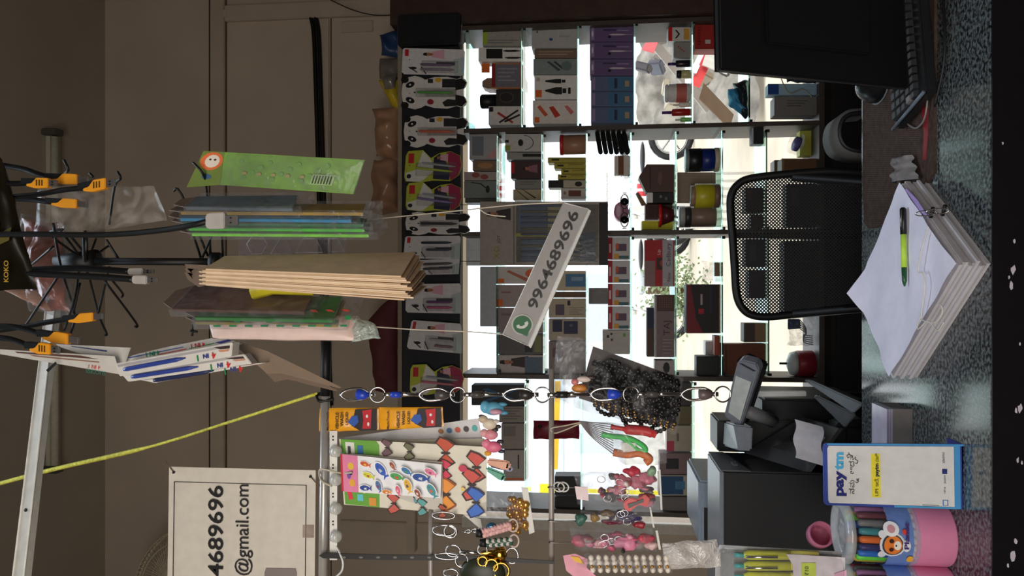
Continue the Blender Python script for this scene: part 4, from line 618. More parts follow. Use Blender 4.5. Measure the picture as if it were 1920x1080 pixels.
t = thing('ballpoint_pen', 'lime green pen with black cap lying on the paper stack', 'pen', G(1692, 460, ZK + .052)); A = zp.at(1693, 389); B = zp.at(1696, 537); dd = B - A
MB().tube([A, A + dd * .02, A + dd * .34, A + dd * .345], [.003, .0052, .0052, .004]).build('cap', mat('pen_cap', (18, 20, 20), .3), t); MB().tube([A + dd * .34, A + dd * .76], .0046).build('barrel', mat('lime_barrel', (176, 214, 70), .4), t); MB().tube([A + dd * .76, A + dd * .93, A + dd * 1.0], [.0044, .004, .0012]).build('grip', mat('dark_green_grip', (40, 84, 50), .2), t)
MB().tube([A + dd * .03 + V((0, -.004, .004)), A + dd * .25 + V((0, -.005, .006))], .0012).build('clip', STEEL, t)
t = thing('cotton_string', 'loose white string looped across the paper stack', 'string', G(1735, 600, ZK + .05)); SM = mat('cotton', (214, 208, 200), .8)
wire('strand', curve([zp.at(1741, 425), zp.at(1728, 470), zp.at(1722, 508), zp.at(1730, 512), zp.at(1734, 540), zp.at(1728, 590), zp.at(1730, 600), zp.at(1752, 605), zp.at(1766, 590), zp.at(1766, 574), zp.at(1760, 570)]), .0011, SM, t); wire('strand', curve([zp.at(1728, 590), zp.at(1720, 612), zp.at(1724, 616), zp.at(1740, 602), zp.at(1758, 620), zp.at(1770, 604)]), .0011, SM, t)
for (x, y) in ((1736, 400), (1758, 396)):
    t = thing('binder_clip', 'steel wire clip gripping the %s of the paper stack' % ('near corner' if x < 1750 else 'lower corner'), 'clip', G(x, y, ZK + .04)); c = zp.at(x, y); MB().tube(arc(c, V((.004, 0, 0)), V((0, .009, .012)), 18)[:-1], .0009, 6, True).build('handle', CHROME, t); MB().tube([c + V((-.006, .003, -.008)), c + V((.008, -.006, -.008))], .003).build('jaw', BLACK, t)
o = thing('cloth', 'grey crumpled cloth tucked between the mat and the papers', 'cloth', G(1712, 322, ZK)); MB().grid(lambda u, v: zm.at(1690 + 42 * u * (1 - .3 * v), 345 - 45 * v - 10 * u) + V((0, 0, .008 + .025 * math.sin(math.pi * u) * (1 - .4 * v) + .01 * noise.noise(V((u * 5, v * 5, 1))))), 16, 16).build('cloth_fold', mat('grey_cloth', (120, 116, 116), .8, var=.15), o)
# small box on the counter
t = thing('card_box', 'small grey box topped with a stack of lilac cards at the left of the counter', 'box', (W(1700, 797, 1.44).x, 1.47, ZK)); xa = W(1700, 828, 1.44).x - .02; xb = W(1700, 767, 1.44).x
MB().box((xa, 1.44, ZK), (xb, 1.52, ZK + .034)).build('box_body', mat('grey_card', (128, 122, 120), .6), t, bevel=.001)
for k in range(5): MB().box((xa + .001, 1.442, ZK + .034 + k * .002), (xb - .001, 1.518, ZK + .0355 + k * .002)).build('card', mat('lilac_card%d' % (k % 2), [(196, 190, 210), (170, 160, 190)][k % 2], .25), t)
# payment stand
pq = [(1543, 831), (1806, 833), (1808, 955), (1545, 947)]; pp = Pl(1680, 890, 1.25, 0, 0)
def R4(q, r=.05, n=4):                       # rounded outline for normalised quad, a-radius scaled
    o = []
    for (ca, cb, s) in ((r * .5, r, 180), (1, 0, None), (1, 1, None), (r * .5, 1 - r, 90)):
        if s is None: o.append((ca, cb))
        else: o += [(ca + r * .5 * math.cos(R(s + i * 90 / n if s == 180 else s + i * 90 / n)), cb + r * math.sin(R(s + i * 90 / n))) for i in range(n + 1)]
    return o
oo = [(.0, .06), (.006, .02), (.02, 0), (1, 0), (1, 1), (.02, 1), (.006, .98), (0, .94)]
def paytm(r, q, pl):
    text(r, 'pay', pl, 1580, 930, 17, (34, 40, 120), fit=48, bold=.045, off=.002); text(r, 'tm', pl, 1580, 880, 17, (80, 178, 226), fit=34, bold=.045, off=.002)
    for ch, y_, f_ in (('ನ', 926, 10), ('ಮ', 914, 14), ('ಆ', 889, 13), ('ದ', 875, 10), ('ತ', 862, 10)): text(r, ch, pl, 1601, y_, 9, (26, 26, 30), fit=f_, bold=.004, off=.002)
    for st in ([(1603, 903), (1606, 905), (1609, 902), (1608, 898), (1605, 898), (1606, 901), (1610, 897)], [(1603, 868), (1607, 868), (1608, 864), (1605, 862), (1602, 860), (1603, 856)], [(1592, 856), (1589, 858), (1587, 855), (1589, 852), (1592, 851), (1590, 848)]): MB().tube([pl.at(x_, y_, .002) for x_, y_ in st], .0006, 5).build('lettering', P((26, 26, 30)), r)
    text(r, 'UPI ಇದೆ,', pl, 1646, 930, 6, (40, 40, 30), fit=33, off=.0025); text(r, 'paytm', pl, 1646, 893, 7, (26, 30, 80), fit=24, bold=.03, off=.0025); text(r, 'ಮಾಡಿ!', pl, 1646, 866, 6, (40, 40, 30), fit=16, off=.0025)
    text(r, 'UPI &', pl, 1772, 925, 3, (40, 40, 50), fit=12, off=.002); text(r, 'paytm UPI', pl, 1772, 906, 4, (60, 60, 80), fit=26, off=.002); text(r, 'ಭಾರತದ', pl, 1770, 868, 4, (40, 40, 60), fit=20, off=.002)
    MB().prism([pl.at(1803, 833), pl.at(1808, 833), pl.at(1810, 955), pl.at(1805, 955)], V((0, -1, 0)), .05).build('foot', mat('stand_navy', (40, 46, 140), .4), r)
card('payment_stand', 'blue and white payment standee lettered paytm on the counter', 'stand', pq, 1.25, (46, 70, 160), [((72, 150, 210), [(.03, .0), (1, 0), (1, .03), (.03, .03)]), ((72, 150, 210), rc(.93, 0, .975, 1)), ((72, 160, 216), rc(.5, .97, .93, 1)), ((222, 222, 222), [(.03, .08), (.04, .04), (.93, .035), (.93, .965), (.04, .96), (.03, .92)]), ((236, 222, 60), rc(.34, .16, .405, .85)), ((50, 120, 190), rc(.845, .86, .885, .95)), ((222, 222, 222), rc(.852, .87, .878, .94)), ((34, 50, 130), rc(.845, .38, .88, .46)), ((60, 60, 60), rc(.7, .945, .82, .952))], t=.003, outline=oo, bname='standee_board', extra=paytm, pl=pp)
# colouring pens tub
def tub(y, d, lab, full=True):
    c = V((W(1800, y, d).x, d, ZK)); r_ = .0495; H = .165; t = thing('pen_tub', lab, 'pen tub', c)
    MB().lathe(c, [(r_ * .97, 0), (r_, .003), (r_, .058), (r_, .06)], 40).build('pink_base', mat('tub_pink', (226, 140, 180), .45, var=.03), t); MB().lathe(c + V((0, 0, .056)), [(r_ * 1.01, 0), (r_ * 1.015, .005), (r_ * 1.01, .01)], 40, cap=False).build('clear_ring', clear('ring_clear', fac=.35, bump=.1, body=(180, 196, 216)), t)
    MB().lathe(c + V((0, 0, .066)), [(r_, 0), (r_, .036)], 40, cap=False).build('printed_sleeve', mat('sleeve_blue', (110, 140, 206), .35, var=.12, scale=40), t)
    MB().lathe(c + V((0, 0, .06)), [(r_ * .985, 0), (r_ * .985, H - .075)], 40, cap=False).build('clear_wall', clear('tub_wall', fac=.04, bump=.02, vary=.03, rough=.05), t)
    MB().lathe(c + V((0, 0, H - .014)), [(r_ * 1.0, 0), (r_ * 1.04, .002), (r_ * 1.04, .006), (r_ * .99, .012), (r_ * .8, .014), (r_ * .7, .01), (.012, .009), (.008, .012), (.001, .012)], 40, cap=False).build('lid', clear('lid_clear', fac=.5, rough=.15, bump=.1, body=(226, 228, 232), vary=.15), t)
    cols = [(200, 170, 60), (110, 220, 70), (40, 110, 200), (50, 50, 110), (226, 110, 40), (60, 140, 150), (120, 120, 124), (110, 60, 70), (150, 100, 150), (90, 94, 100), (170, 60, 90), (70, 160, 200)]
    for k in range(20):
        a = math.pi + (k - 4.5) * 2 * math.pi / 20 + R(99); p = c + V((math.cos(a) * (r_ - .009), math.sin(a) * (r_ - .009), .012)); cc = mat('felt_pen', cols[k % 12], .4)
        pn = MB().tube([p, p + V((0, 0, .09))], .0055, 8).build('felt_pen', mat('felt_barrel', (206, 206, 210), .4), t); MB().tube([p + V((0, 0, .088)), p + V((0, 0, .128)), p + V((0, 0, .132))], [.0062, .0058, .004], 8).build('felt_pen_cap', cc, pn)
    # bear in a space helmet printed on the sleeve: shapes wrapped on the cylinder
    def wrap(name, rgb, a0, z0, ra, rz, n=16, lift=.0006, cell=None):
        pts_ = []
        for i in range(n):
            th = 2 * math.pi * i / n; aa = a0 + ra * math.cos(th) / r_; zz = z0 + rz * math.sin(th); pts_.append(c + V((math.sin(aa) * (r_ + lift), -math.cos(aa) * (r_ + lift), zz)))
        m_ = sum(pts_, V((0, 0, 0))) / n; mm = V((m_.x - c.x, m_.y - c.y, 0)).normalized() * (r_ + lift); m_ = V((c.x + mm.x, c.y + mm.y, m_.z)); MB().add([m_] + pts_, [(0, 1 + i, 1 + (i + 1) % n) for i in range(n)]).build(name, P(rgb), t)
    a = R(-5) ; sg = [('helmet_print', (222, 226, 234), 0, .098, .0195, .0195), ('ear_print', (222, 226, 234), -.016, .113, .006, .006), ('ear_print', (222, 226, 234), .016, .113, .006, .006), ('visor_print', (60, 66, 80), 0, .098, .0165, .016), ('bear_face_print', (232, 128, 50), 0, .0975, .0145, .0135), ('muzzle_print', (240, 236, 230), 0, .091, .007, .0055), ('eye_print', (60, 30, 26), -.0065, .1, .0032, .0036), ('eye_print', (60, 30, 26), .0065, .1, .0032, .0036), ('nose_print', (40, 26, 26), 0, .0935, .0016, .0012), ('suit_print', (226, 228, 234), 0, .078, .009, .006), ('star_print', (240, 180, 60), -.022, .071, .006, .005), ('planet_print', (236, 240, 246), .024, .1, .011, .012), ('blush_print', (206, 150, 160), .024, .1, .006, .006), ('carrot_print', (220, 70, 60), .02, .08, .004, .004)]
    for i, (nm, rgb, da, z0, ra, rz) in enumerate(sg): wrap(nm, rgb, a + da / r_ , z0, ra, rz, lift=.0012 + i * .00025)
    return t, c, a
_t, _c, _a = tub(1003, 1.312, 'pink based tub of colouring pens with an orange bear astronaut print')
pl = Pl(1700, 1003, 1.262); text(_t, 'Planet', pl, 1703, 1030, 8, (70, 50, 120), fit=50, bold=.04, off=.003)
tub(1122, 1.30, 'second pink based pen tub cut by the edge of the view')
t = thing('tape_piece', 'pink ring of tape standing behind the pen tub lid', 'tape', W(1540, 1003, 1.42)); MB().lathe(W(1538, 1003, 1.42), [(.022, -.012), (.022, .012), (.019, .012), (.019, -.012)], 26, V((.5, -1, 0))).build('tape_ring', mat('pink_tape', (206, 120, 150), .5), t)
MB().box(W(1552, 1020, 1.44) - V((.03, 0, .3 - .2)), W(1552, 1020, 1.44) + V((.03, .02, 0))).build('stand_block', DARK, t)
# yellow pen blister pack hanging at the front
yq = [(1342, 1018), (1578, 1035), (1580, 1180), (1340, 1180)]
def ypens(r, q, pl):
    for k in range(5):
        yy = 1036 + k * 20; p0 = pl.at(1392, yy, .01); p1 = pl.at(1478, yy, .01); dd = p1 - p0
        MB().tube([p0, p0 + dd * .1, p1], [.004, .0066, .0066]).build('pen_cap', mat('yellow_green_cap', (206, 208, 60), .3), r); MB().tube([p1, p1 + dd * .6], .006).build('pen_barrel', mat('yellow_barrel', (226, 214, 110), .3), r); MB().tube([p0 + dd * .02 + pl.n * .008, p0 + dd * .7 + pl.n * .009], .0016).build('pen_clip', CHROME, r); MB().tube([p0 - dd * .2, p0], .003).build('pen_button', mat('teal_button', (60, 170, 170), .4), r)
    f = quadmap(q); MB().prism([pl.at(*f(a, b), .024) for a, b in [(.0, .12), (.02, .04), (.06, .0), (.94, .0), (1, .1), (1, 1), (0, 1)]], pl.n, .024).build('blister_case', SHELL, r, bevel=.006)
    MB().prism([pl.at(*p, .019) for p in [(1468, 1030), (1480, 1050), (1486, 1180), (1578, 1180), (1576, 1036)]], pl.n, .001).build('insert_card', mat('insert_card', (214, 206, 214), .5), r)
    prints(r, rect(1486, 1030, 1580, 1100), pl, [((196, 214, 70), rc(.1, .22, .38, .62)), ((176, 120, 92), el(.62, .72, .13, .12)), ((24, 20, 22), [(.44, .62), (.46, .84), (.52, .88), (.55, .6)]), ((226, 170, 200), [(.74, .5), (.98, .4), (.98, 1), (.74, .95)])], .0205)
    text(r, '₹10', pl, 1508, 1068, 7, (40, 60, 30), fit=16, off=.022)
card('pen_blister_pack', 'clear case of yellow-green pens at the lower left, man in pink shirt on its card', 'pen pack', yq, 1.08, (206, 208, 214), (), t=.0015, outline=[(.03, .02), (1, 0), (1, 1), (0, 1), (0, .15)], extra=ypens)
# equipment behind the counter ------------------------------------------------------------------
dk = thing('back_desk', 'low dark desk carrying the printers behind the counter', 'desk', (-.45, 2.0, 0)); MB().box((-1.2, 1.73, .88), (-.30, 2.4, .91)).build('desk_top', mat('desk_dark', (30, 28, 30), .8, spec=.1), dk, bevel=.003)
for x in (-1.15, -.345):
    for y in (1.76, 2.34): MB().box((x, y, 0), (x + .04, y + .04, .88)).build('leg', DARK, dk)
xr = W(1400, 884, 1.75).x; t = thing('laser_printer', 'large black printer with grey control panel behind the payment stand', 'printer', (xr - .2, 1.85, .91)); PD = mat('printer_black', (18, 20, 25), .45); PG = mat('printer_grey', (128, 134, 144), .35)
MB().box((xr - .42, 1.75, .91), (xr, 1.95, 1.278)).build('housing', PD, t, bevel=.004); MB().box((xr - .42, 1.752, 1.278), (xr - .002, 1.948, 1.287)).build('scanner_lid', PG, t, bevel=.002)
MB().prism([V((xr + .001, 1.752, 1.22)), V((xr + .001, 1.948, 1.25)), V((xr + .001, 1.948, 1.285)), V((xr + .001, 1.752, 1.285))], V((1, 0, 0)), .002).build('side_panel', mat('side_grey', (92, 94, 98), .4), t); MB().box((xr, 1.8, 1.24), (xr + .004, 1.83, 1.25)).build('side_latch', GREYP, [c_ for c_ in t.children if c_.name.startswith('side_panel')][0])
MB().add([V((xr, 1.76, 1.1)), V((xr + .09, 1.8, 1.02)), V((xr + .09, 1.95, 1.06)), V((xr, 1.95, 1.2)), V((xr, 1.76, 1.09)), V((xr + .09, 1.8, 1.01)), V((xr + .09, 1.95, 1.05)), V((xr, 1.95, 1.19))], [(0, 1, 2, 3), (7, 6, 5, 4), (0, 4, 5, 1), (1, 5, 6, 2), (2, 6, 7, 3), (3, 7, 4, 0)]).build('output_tray', mat('tray_grey', (70, 70, 74), .4), t)
MB().box((xr, 1.8, .91), (xr + .09, 1.95, 1.0)).build('paper_base', PD, t, bevel=.003)
q = Pl(1520, 835, 1.77, 25, -12); t = thing('paper_slip', 'white crumpled paper slip sticking up between the printers', 'paper', q.at(1545, 835)); MB().grid(lambda u, v: q.at(1490 + 52 * u + 3 * math.sin(v * 9), 800 + 72 * v - 14 * (1 - u) * 1, .01 * math.sin(v * 4) * u), 12, 12).build('slip', mat('slip_paper', (206, 202, 208), .7), t)
tag(MB().hexa([q.at(1535, 800, -.04), q.at(1570, 830, -.04), q.at(1560, 850, -.04), q.at(1530, 850, -.04)], [p + V((0, .004, .003)) for p in (q.at(1535, 800, -.04), q.at(1570, 830, -.04), q.at(1560, 850, -.04), q.at(1530, 850, -.04))]).build('paper_strip', mat('slip_paper2', (150, 146, 152), .7)), 'curled grey paper strip beside the white slip', 'paper')
# second printer (right)
t = thing('receipt_printer', 'black printer with two raised grey trays between chair and payment stand', 'printer', (W(1500, 790, 1.9).x, 1.95, .91)); a = W(1430, 746, 1.95); MB().box((W(1500, 786, 1.95).x, 1.95, .91), (min(a.x, -.27), 2.2, a.z)).build('housing', PD, t, bevel=.006)
for (c4, nm, cc) in (([(1506, 713), (1520, 713), (1620, 758), (1600, 776)], 'paper_tray', (118, 128, 136)), ([(1524, 744), (1534, 742), (1606, 778), (1584, 803)], 'tray_cover', (84, 90, 96))):
    q = Pl(1560, 755, 1.8, -10, -25); MB().prism([q.at(*p) for p in c4], q.n, .012).build(nm, mat('tray_%d' % cc[0], cc, .25), t, bevel=.003)
MB().prism([Pl(1460, 740, 1.93).at(*p) for p in [(1420, 735), (1512, 734), (1512, 743), (1420, 744)]], V((0, -1, 0)), .02).build('pale_edge', WHITEP, t, bevel=.001)
MB().prism([Pl(1560, 800, 1.82).at(*p) for p in [(1575, 790), (1620, 785), (1620, 860), (1560, 860), (1560, 810)]], V((0, -1, 0)), .06).build('front_bin', PD, t, bevel=.004)
# tilted terminal
t = thing('billing_terminal', 'grey billing terminal with tilted screen above the printers', 'terminal', W(1440, 750, 1.85)); q = Pl(1390, 740, 1.8, -28, -30); TG = mat('terminal_grey', (122, 126, 134), .35)
MB().prism([q.at(*p) for p in [(1357, 780), (1388, 806), (1424, 695), (1418, 682), (1392, 675), (1382, 680)]], q.n, .028).build('bezel', TG, t, bevel=.003); MB().prism([q.at(*p, .0015) for p in [(1366, 772), (1388, 788), (1409, 716), (1380, 704)]], q.n, .001).build('screen', mat('lcd', (196, 200, 196), .15), t)
c_ = [q.at(*p, -.028) for p in [(1360, 782), (1392, 808), (1428, 697), (1388, 678)]]; MB().prism(c_, q.n, .02).build('rear_shell', DARK, t, bevel=.004)
for k in range(8): a = q.at(1391 + k * 3.3, 682 + k * 1.8, .001); MB().box(a - V((.001, .001, .004)), a + V((.001, .001, .004))).build('vent_slit', BLACK, t)
MB().tube([W(1400, 770, 1.84), W(1450, 790, 1.9)], .016).build('neck', GREYP, t); a = W(1400, 800, 1.86); MB().hexa([W(1410, 845, 1.82), W(1412, 800, 1.82), W(1392, 790, 1.95), W(1385, 845, 1.95)], [W(1385, 845, 1.82), W(1375, 795, 1.82), W(1358, 790, 1.95), W(1355, 835, 1.95)]).build('base_shell', PG, t, bevel=.004)
MB().box((W(1400, 850, 1.96).x, 1.97, .91), (W(1400, 790, 1.96).x, 2.1, W(1345, 820, 1.97).z)).build('column', DARK, t, bevel=.004)
t = thing('scanner_lid_box', 'pale blue-grey device with clear lid at the far left behind the printer', 'device', (W(1400, 980, 2.05).x, 2.1, .91)); MB().box((W(1400, 1020, 2.05).x, 2.03, .91), (W(1400, 900, 2.05).x, 2.3, W(1308, 960, 2.05).z)).build('housing', mat('device_grey', (140, 156, 176), .35), t, bevel=.006); MB().box((W(1400, 1016, 2.05).x, 2.028, W(1330, 960, 2.05).z), (W(1400, 950, 2.05).x, 2.03, W(1318, 960, 2.05).z)).build('slot', DARK, t)
# ================================================================== FRONT RACK RAILS
DF = 1.0
def L(x0, y0, x1, y1, d0=DF, d1=None, **k): return [W(x0, y0, d0), W(x1, y1, d1 or d0)]
t = thing('hanging_rail', 'shiny steel tube rail across the upper left with a black end', 'rail', W(610, 1000, DF)); MB().tube(L(610, 742, 604, 1200), .0062, 16).build('tube', mat('satin_steel', (180, 176, 172), .3, .45), t); MB().tube(L(612, 640, 610, 742), .0066, 14).build('black_sleeve', BLACK, t)
MB().tube(curve([W(626, 748, DF), W(600, 752, DF - .006), W(594, 742, DF), W(606, 736, DF + .006)]), .0022).build('end_hook', BLACK, t)
t = thing('led_strip', 'white strip of clear lens LED modules fixed under the steel rail', 'light strip', W(632, 930, DF)); p = Pl(626, 940, DF - .004); MB().prism([p.at(*q) for q in rect(618, 808, 632, 1050)], p.n, .003).build('strip_board', mat('strip_white', (226, 224, 218), .4), t)
for y in (845, 898, 952, 1004):
    MB().lathe(p.at(627, y, .002), [(.0078, 0), (.0078, .007), (.006, .010), (.003, .0105)], 20, (p.n * .6 - p.u).normalized()).build('lens_cap', clear('lens_plastic', fac=.6, bump=.1, body=(214, 214, 208)), t)
    for dy in (-28, -22): MB().prism([p.at(x_, y_, .0004) for x_, y_ in rect(623, y + dy, 626, y + dy + 3)], p.n, .0004).build('print', P((40, 40, 44)), t)
tag(wire('white_lead', curve([W(628, 1020, DF), W(636, 1035, DF - .01), W(643, 1055, DF - .012), W(640, 1072, DF - .01), W(626, 1084, DF)]), .0014, WHITEP), 'white lead looping down from the end of the LED strip', 'cable')
for (x, ya, yb, r_, lab) in ((808, 955, 1200, .0033, 'thin steel rod carrying the metal keychains'), (1034, 692, 1200, .0036, 'thin steel rod carrying the bags of pink keychains')): tag(MB().tube(L(x, ya, x, yb), r_, 10).build('steel_rod', mat('rod_steel', (158, 150, 144), .4, .3)), lab, 'rod')
t = thing('perforated_strap', 'black perforated strap hanging down at the left edge', 'strap', W(850, 1046, DF - .01)); p = Pl(700, 1045, DF - .012); MB().prism([p.at(*q) for q in [(598, 1042), (606, 1037), (720, 1040), (880, 1042), (1040, 1052), (1040, 1058), (880, 1052), (720, 1050), (606, 1047)]], p.n, .0015).build('strap', mat('strap_black', (26, 24, 24), .5), t)
for k in range(6): MB().prism([p.at(645 + k * 32 + 4 * math.cos(a), 1045 + 2.2 * math.sin(a), .0006) for a in [i * .7 for i in range(9)]], p.n, .0006).build('hole', mat('hole_grey', (110, 104, 98), .6), t)
# yellow twine, aluminium bar
t = tag(MB().tube(curve([W(-20, 912, 1.25), W(100, 880, 1.2), W(280, 838, 1.15), W(450, 785, 1.08), W(595, 738, DF)]), [.0036] * 12 + [.0022] * 13, 8).build('yellow_twine', mat('yellow_twine', (196, 190, 70), .8, var=.3, scale=200)), 'yellow plastic twine stretched diagonally across the wall', 'twine')
a = W(118, 430, 1.15); b = W(36, 1130, .86); dd = (b - a).normalized(); s = dd.cross(V((0, 1, 0))).normalized() * .0085; n_ = dd.cross(s).normalized() * .006
t = thing('aluminium_bar', 'white aluminium channel bar running across the top left', 'bar', a); MB().hexa([a - s - n_, a + s - n_, a + s + n_, a - s + n_], [b - s - n_, b + s - n_, b + s + n_, b - s + n_]).build('channel', mat('white_aluminium', (206, 204, 198), .4), t, bevel=.001)
for sg in (-1, 1): MB().tube([a + s * sg * .92 - n_ * 1.05 * (1 if n_.y > 0 else -1), b + s * sg * .92 - n_ * 1.05 * (1 if n_.y > 0 else -1)], .0012, 6).build('ridge', mat('ridge_white', (222, 222, 216), .4), t)
c = a + (b - a) * ((988 - 430) / 700); MB().lathe(c - V((0, .0075, 0)), [(.0022, 0), (.0022, .001)], 10, V((0, -1, 0))).build('screw_hole', BLACK, t)
# paper notice
pn = Pl(450, 980, DF, 0, 0); nq = [(317, 875), (592, 882), (588, 1300), (311, 1300)]
def notice(r, q, pl):
    text(r, '9964689696', pl, 419, 911 + 243, 29, (30, 28, 28), fit=243, bold=.012, off=.0022)
    text(r, '@gmail.com', pl, 467, 910 + 170, 26, (36, 34, 34), fit=170, bold=.004, off=.0022)
    for x, y in ((327, 885), (583, 893)): MB().lathe(pl.at(x, y, .001), [(.0018, 0), (.0018, .002)], 10, pl.n).build('tack', BLACK, r)
    wire('tie_string', curve([pl.at(583, 893, .002), pl.at(596, 905, .004), pl.at(612, 916, .004), pl.at(606, 930, .004)]), .0007, mat('brown_string', (110, 84, 66), .8), r); wire('tie_string', [pl.at(327, 885, .002), pl.at(312, 862, .004)], .0007, mat('brown_string', (110, 84, 66), .8), r)
    MB().prism([pl.at(*z, .0012) for z in rect(568, 984, 589, 1008)], pl.n, .0003).build('tape_patch', clear('tape', fac=.3, bump=.05, body=(170, 150, 140)), r)
def ln(q, a0, b0, a1, b1): return (((40, 34, 32)), rc(a0, b0, a1, b1))
card('paper_notice', 'printed paper notice with phone number and e-mail hanging at the lower left', 'notice', nq, DF, (206, 198, 186), [((40, 34, 32), [(.036, .064), (.94, .066), (.94, .069), (.036, .067)]), ((40, 34, 32), rc(.036, .064, .042, 1)), ((40, 34, 32), rc(.934, .066, .94, 1)), ((128, 118, 116), [(.66, .46), (.67, .44), (.87, .44), (.88, .46), (.88, .7), (.66, .7)])], t=.0006, extra=notice, pl=pn, bname='paper_sheet')
# phone number sign ----------------------------------------------------------------
ps = Pl(1010, 510, 1.08); sq = [(1057, 380), (1103, 392), (990, 648), (943, 627)]
def sign(r, q, pl):
    ang = math.degrees(math.atan2(103 - 0, 233))  # tilt of the long side
    f = quadmap(q); o0 = pl.at(*f(.72, .80)); e = pl.at(*f(.72, .03)); v = e - o0; an = math.degrees(math.atan2(v.z, v.x))
    text(r, '9964689696', pl, *f(.74, .76), 19, (32, 28, 28), ang=an, fit=197, bold=.02, off=.0015)
    Q = lambda pts: [(.5 - y_ * .34, .885 - x_ * .062) for x_, y_ in pts]
    prints(r, q, pl, [((176, 174, 173), el(.5, .885, .40, .071, 26)), ((38, 96, 60), el(.5, .885, .34, .062, 26)), ((38, 96, 60), Q([(-.98, -.98), (-.97, -.3), (-.3, -.95)])), ((200, 200, 198), Q([(-.55, .4), (-.5, 0), (-.3, -.35), (.05, -.55), (.4, -.55), (.57, -.33), (.3, -.12), (.1, -.25), (-.15, -.05), (-.25, .15), (-.12, .33), (-.33, .55)]))], .0012)
    c4 = [pl.at(*p) for p in q]
    MB().prism([pl.at(*p, -.0) for p in [(1103, 392), (1108, 395), (995, 653), (990, 648)]], pl.n, .014).build('lower_face', mat('acrylic_edge', (190, 190, 188), .3), r)
    for i, j in ((0, 1), (1, 2), (2, 3), (3, 0)): MB().tube([c4[i] + pl.n * .001, c4[j] + pl.n * .001], .0007, 5).build('bright_edge', WHITEP, r)
card('phone_number_sign', 'tilted white sign with a green telephone bubble and the number 9964689696, hung on strings', 'sign', sq, 1.08, (146, 142, 141), (), t=.012, extra=sign, pl=ps, bname='sign_board')
SG = mat('jute_string', (206, 196, 180), .8)
tag(wire('hanging_string', curve([W(690, 412, 1.02), W(780, 403, 1.04), W(880, 393, 1.06), W(905, 390, 1.07), W(980, 383, 1.08), W(1057, 380, 1.08)]), .0009, SG), 'thin string from the stationery packs to the right corner of the phone sign', 'string'); tag(wire('hanging_string', curve([W(898, 391, 1.07), W(915, 402, 1.07), W(948, 406, 1.07)]), .0008, SG), 'frayed loose string tail on the right hand string', 'string')
tag(wire('hanging_string', curve([W(692, 612, 1.02), W(780, 618, 1.05), W(880, 622, 1.07), W(944, 627, 1.08)]), .0009, SG), 'thin string from the pink-white packet to the left corner of the phone sign', 'string')
# ================================================================== CARABINER STRAND
def carab(x0, x1, y, front, col, lab):
    x1r = x1; t = thing('carabiner_keychain', lab, 'keychain', W(x1, y, DF - .03), 'carabiner keychains strung in one line'); d = DF - .03; p = Pl((x0 + x1) / 2, y, d); L_ = x1 - x0
    if front:
        bx = x0 + L_ * .62; hw = 11
        MB().tube(curve([p.at(bx, y - 4), p.at(x0 + L_ * .45, y - hw), p.at(x0 + 14, y - hw + 1), p.at(x0, y - 3), p.at(x0, y + 4), p.at(x0 + 14, y + hw), p.at(x0 + L_ * .45, y + hw - 2), p.at(bx, y + 4)]), .0017, 7).build('clip_loop', CHROME, t)
        MB().tube([p.at(x0 + L_ * .34, y), p.at(x0 + L_ * .36, y), p.at(x0 + L_ * .52, y), p.at(bx, y)], [.0050, .0066, .0064, .0036], 12).build('collar', mat('collar', col, .3), t)
        MB().tube([p.at(bx, y), p.at(bx + L_ * .14, y)], .0028).build('barrel', CHROME, t); c = p.at(x1 - 13, y)
        for k in (0, 1): MB().tube(arc(c + p.n * .002 * k, p.r * .0095, p.u * .0095 + p.n * .002 * k, 24)[:-1], .0009, 6, True).build('split_ring', CHROME, t)
    else:
        MB().tube([p.at(x0, y), p.at(x0 + 4, y), p.at(x0 + L_ * .22, y)], [.0015, .0028, .003]).build('clip_loop', CHROME, t); MB().tube([p.at(x0 + L_ * .2, y), p.at(x0 + L_ * .45, y)], .0042, 12).build('collar', mat('collar', col, .3), t)
        MB().tube([p.at(x0 + L_ * .45, y), p.at(x0 + L_ * .55, y - 1), p.at(x0 + L_ * .6, y), p.at(x1 - 6, y)], [.003, .0036, .0024, .0022]).build('barrel', CHROME, t); MB().tube([p.at(x1 - 14, y - 3), p.at(x1, y - 2), p.at(x1, y + 3), p.at(x1 - 14, y + 2)], .001, 6).build('split_ring', CHROME, t)
BL = (40, 70, 190); GR = (74, 68, 66)
for k, (x0, x1, fr, c, lab) in enumerate([(641, 722, 1, BL, 'topmost carabiner keychain, blue collar, just under the brown card'), (718, 792, 0, BL, 'edge-on carabiner with blue collar, second from the top of the strand'), (788, 872, 1, GR, 'grey-collared carabiner keychain beside the lime pen pack'), (868, 948, 0, GR, 'edge-on dark-collared carabiner above the blue whale charm'), (946, 1030, 1, (50, 46, 46), 'dark-collared carabiner keychain just above the lower rod'), (1026, 1112, 0, (36, 36, 36), 'edge-on black-collared carabiner just below the lower rod'), (1110, 1196, 1, BL, 'carabiner keychain with blue collar in front of the bead bag'), (1194, 1282, 0, GR, 'edge-on steel carabiner in front of the lower bead bag'), (1280, 1368, 1, (96, 84, 84), 'lowest carabiner keychain beside the billing terminal')]): carab(x0, x1, 740 - (0 if k < 6 else 1), fr, c, lab)
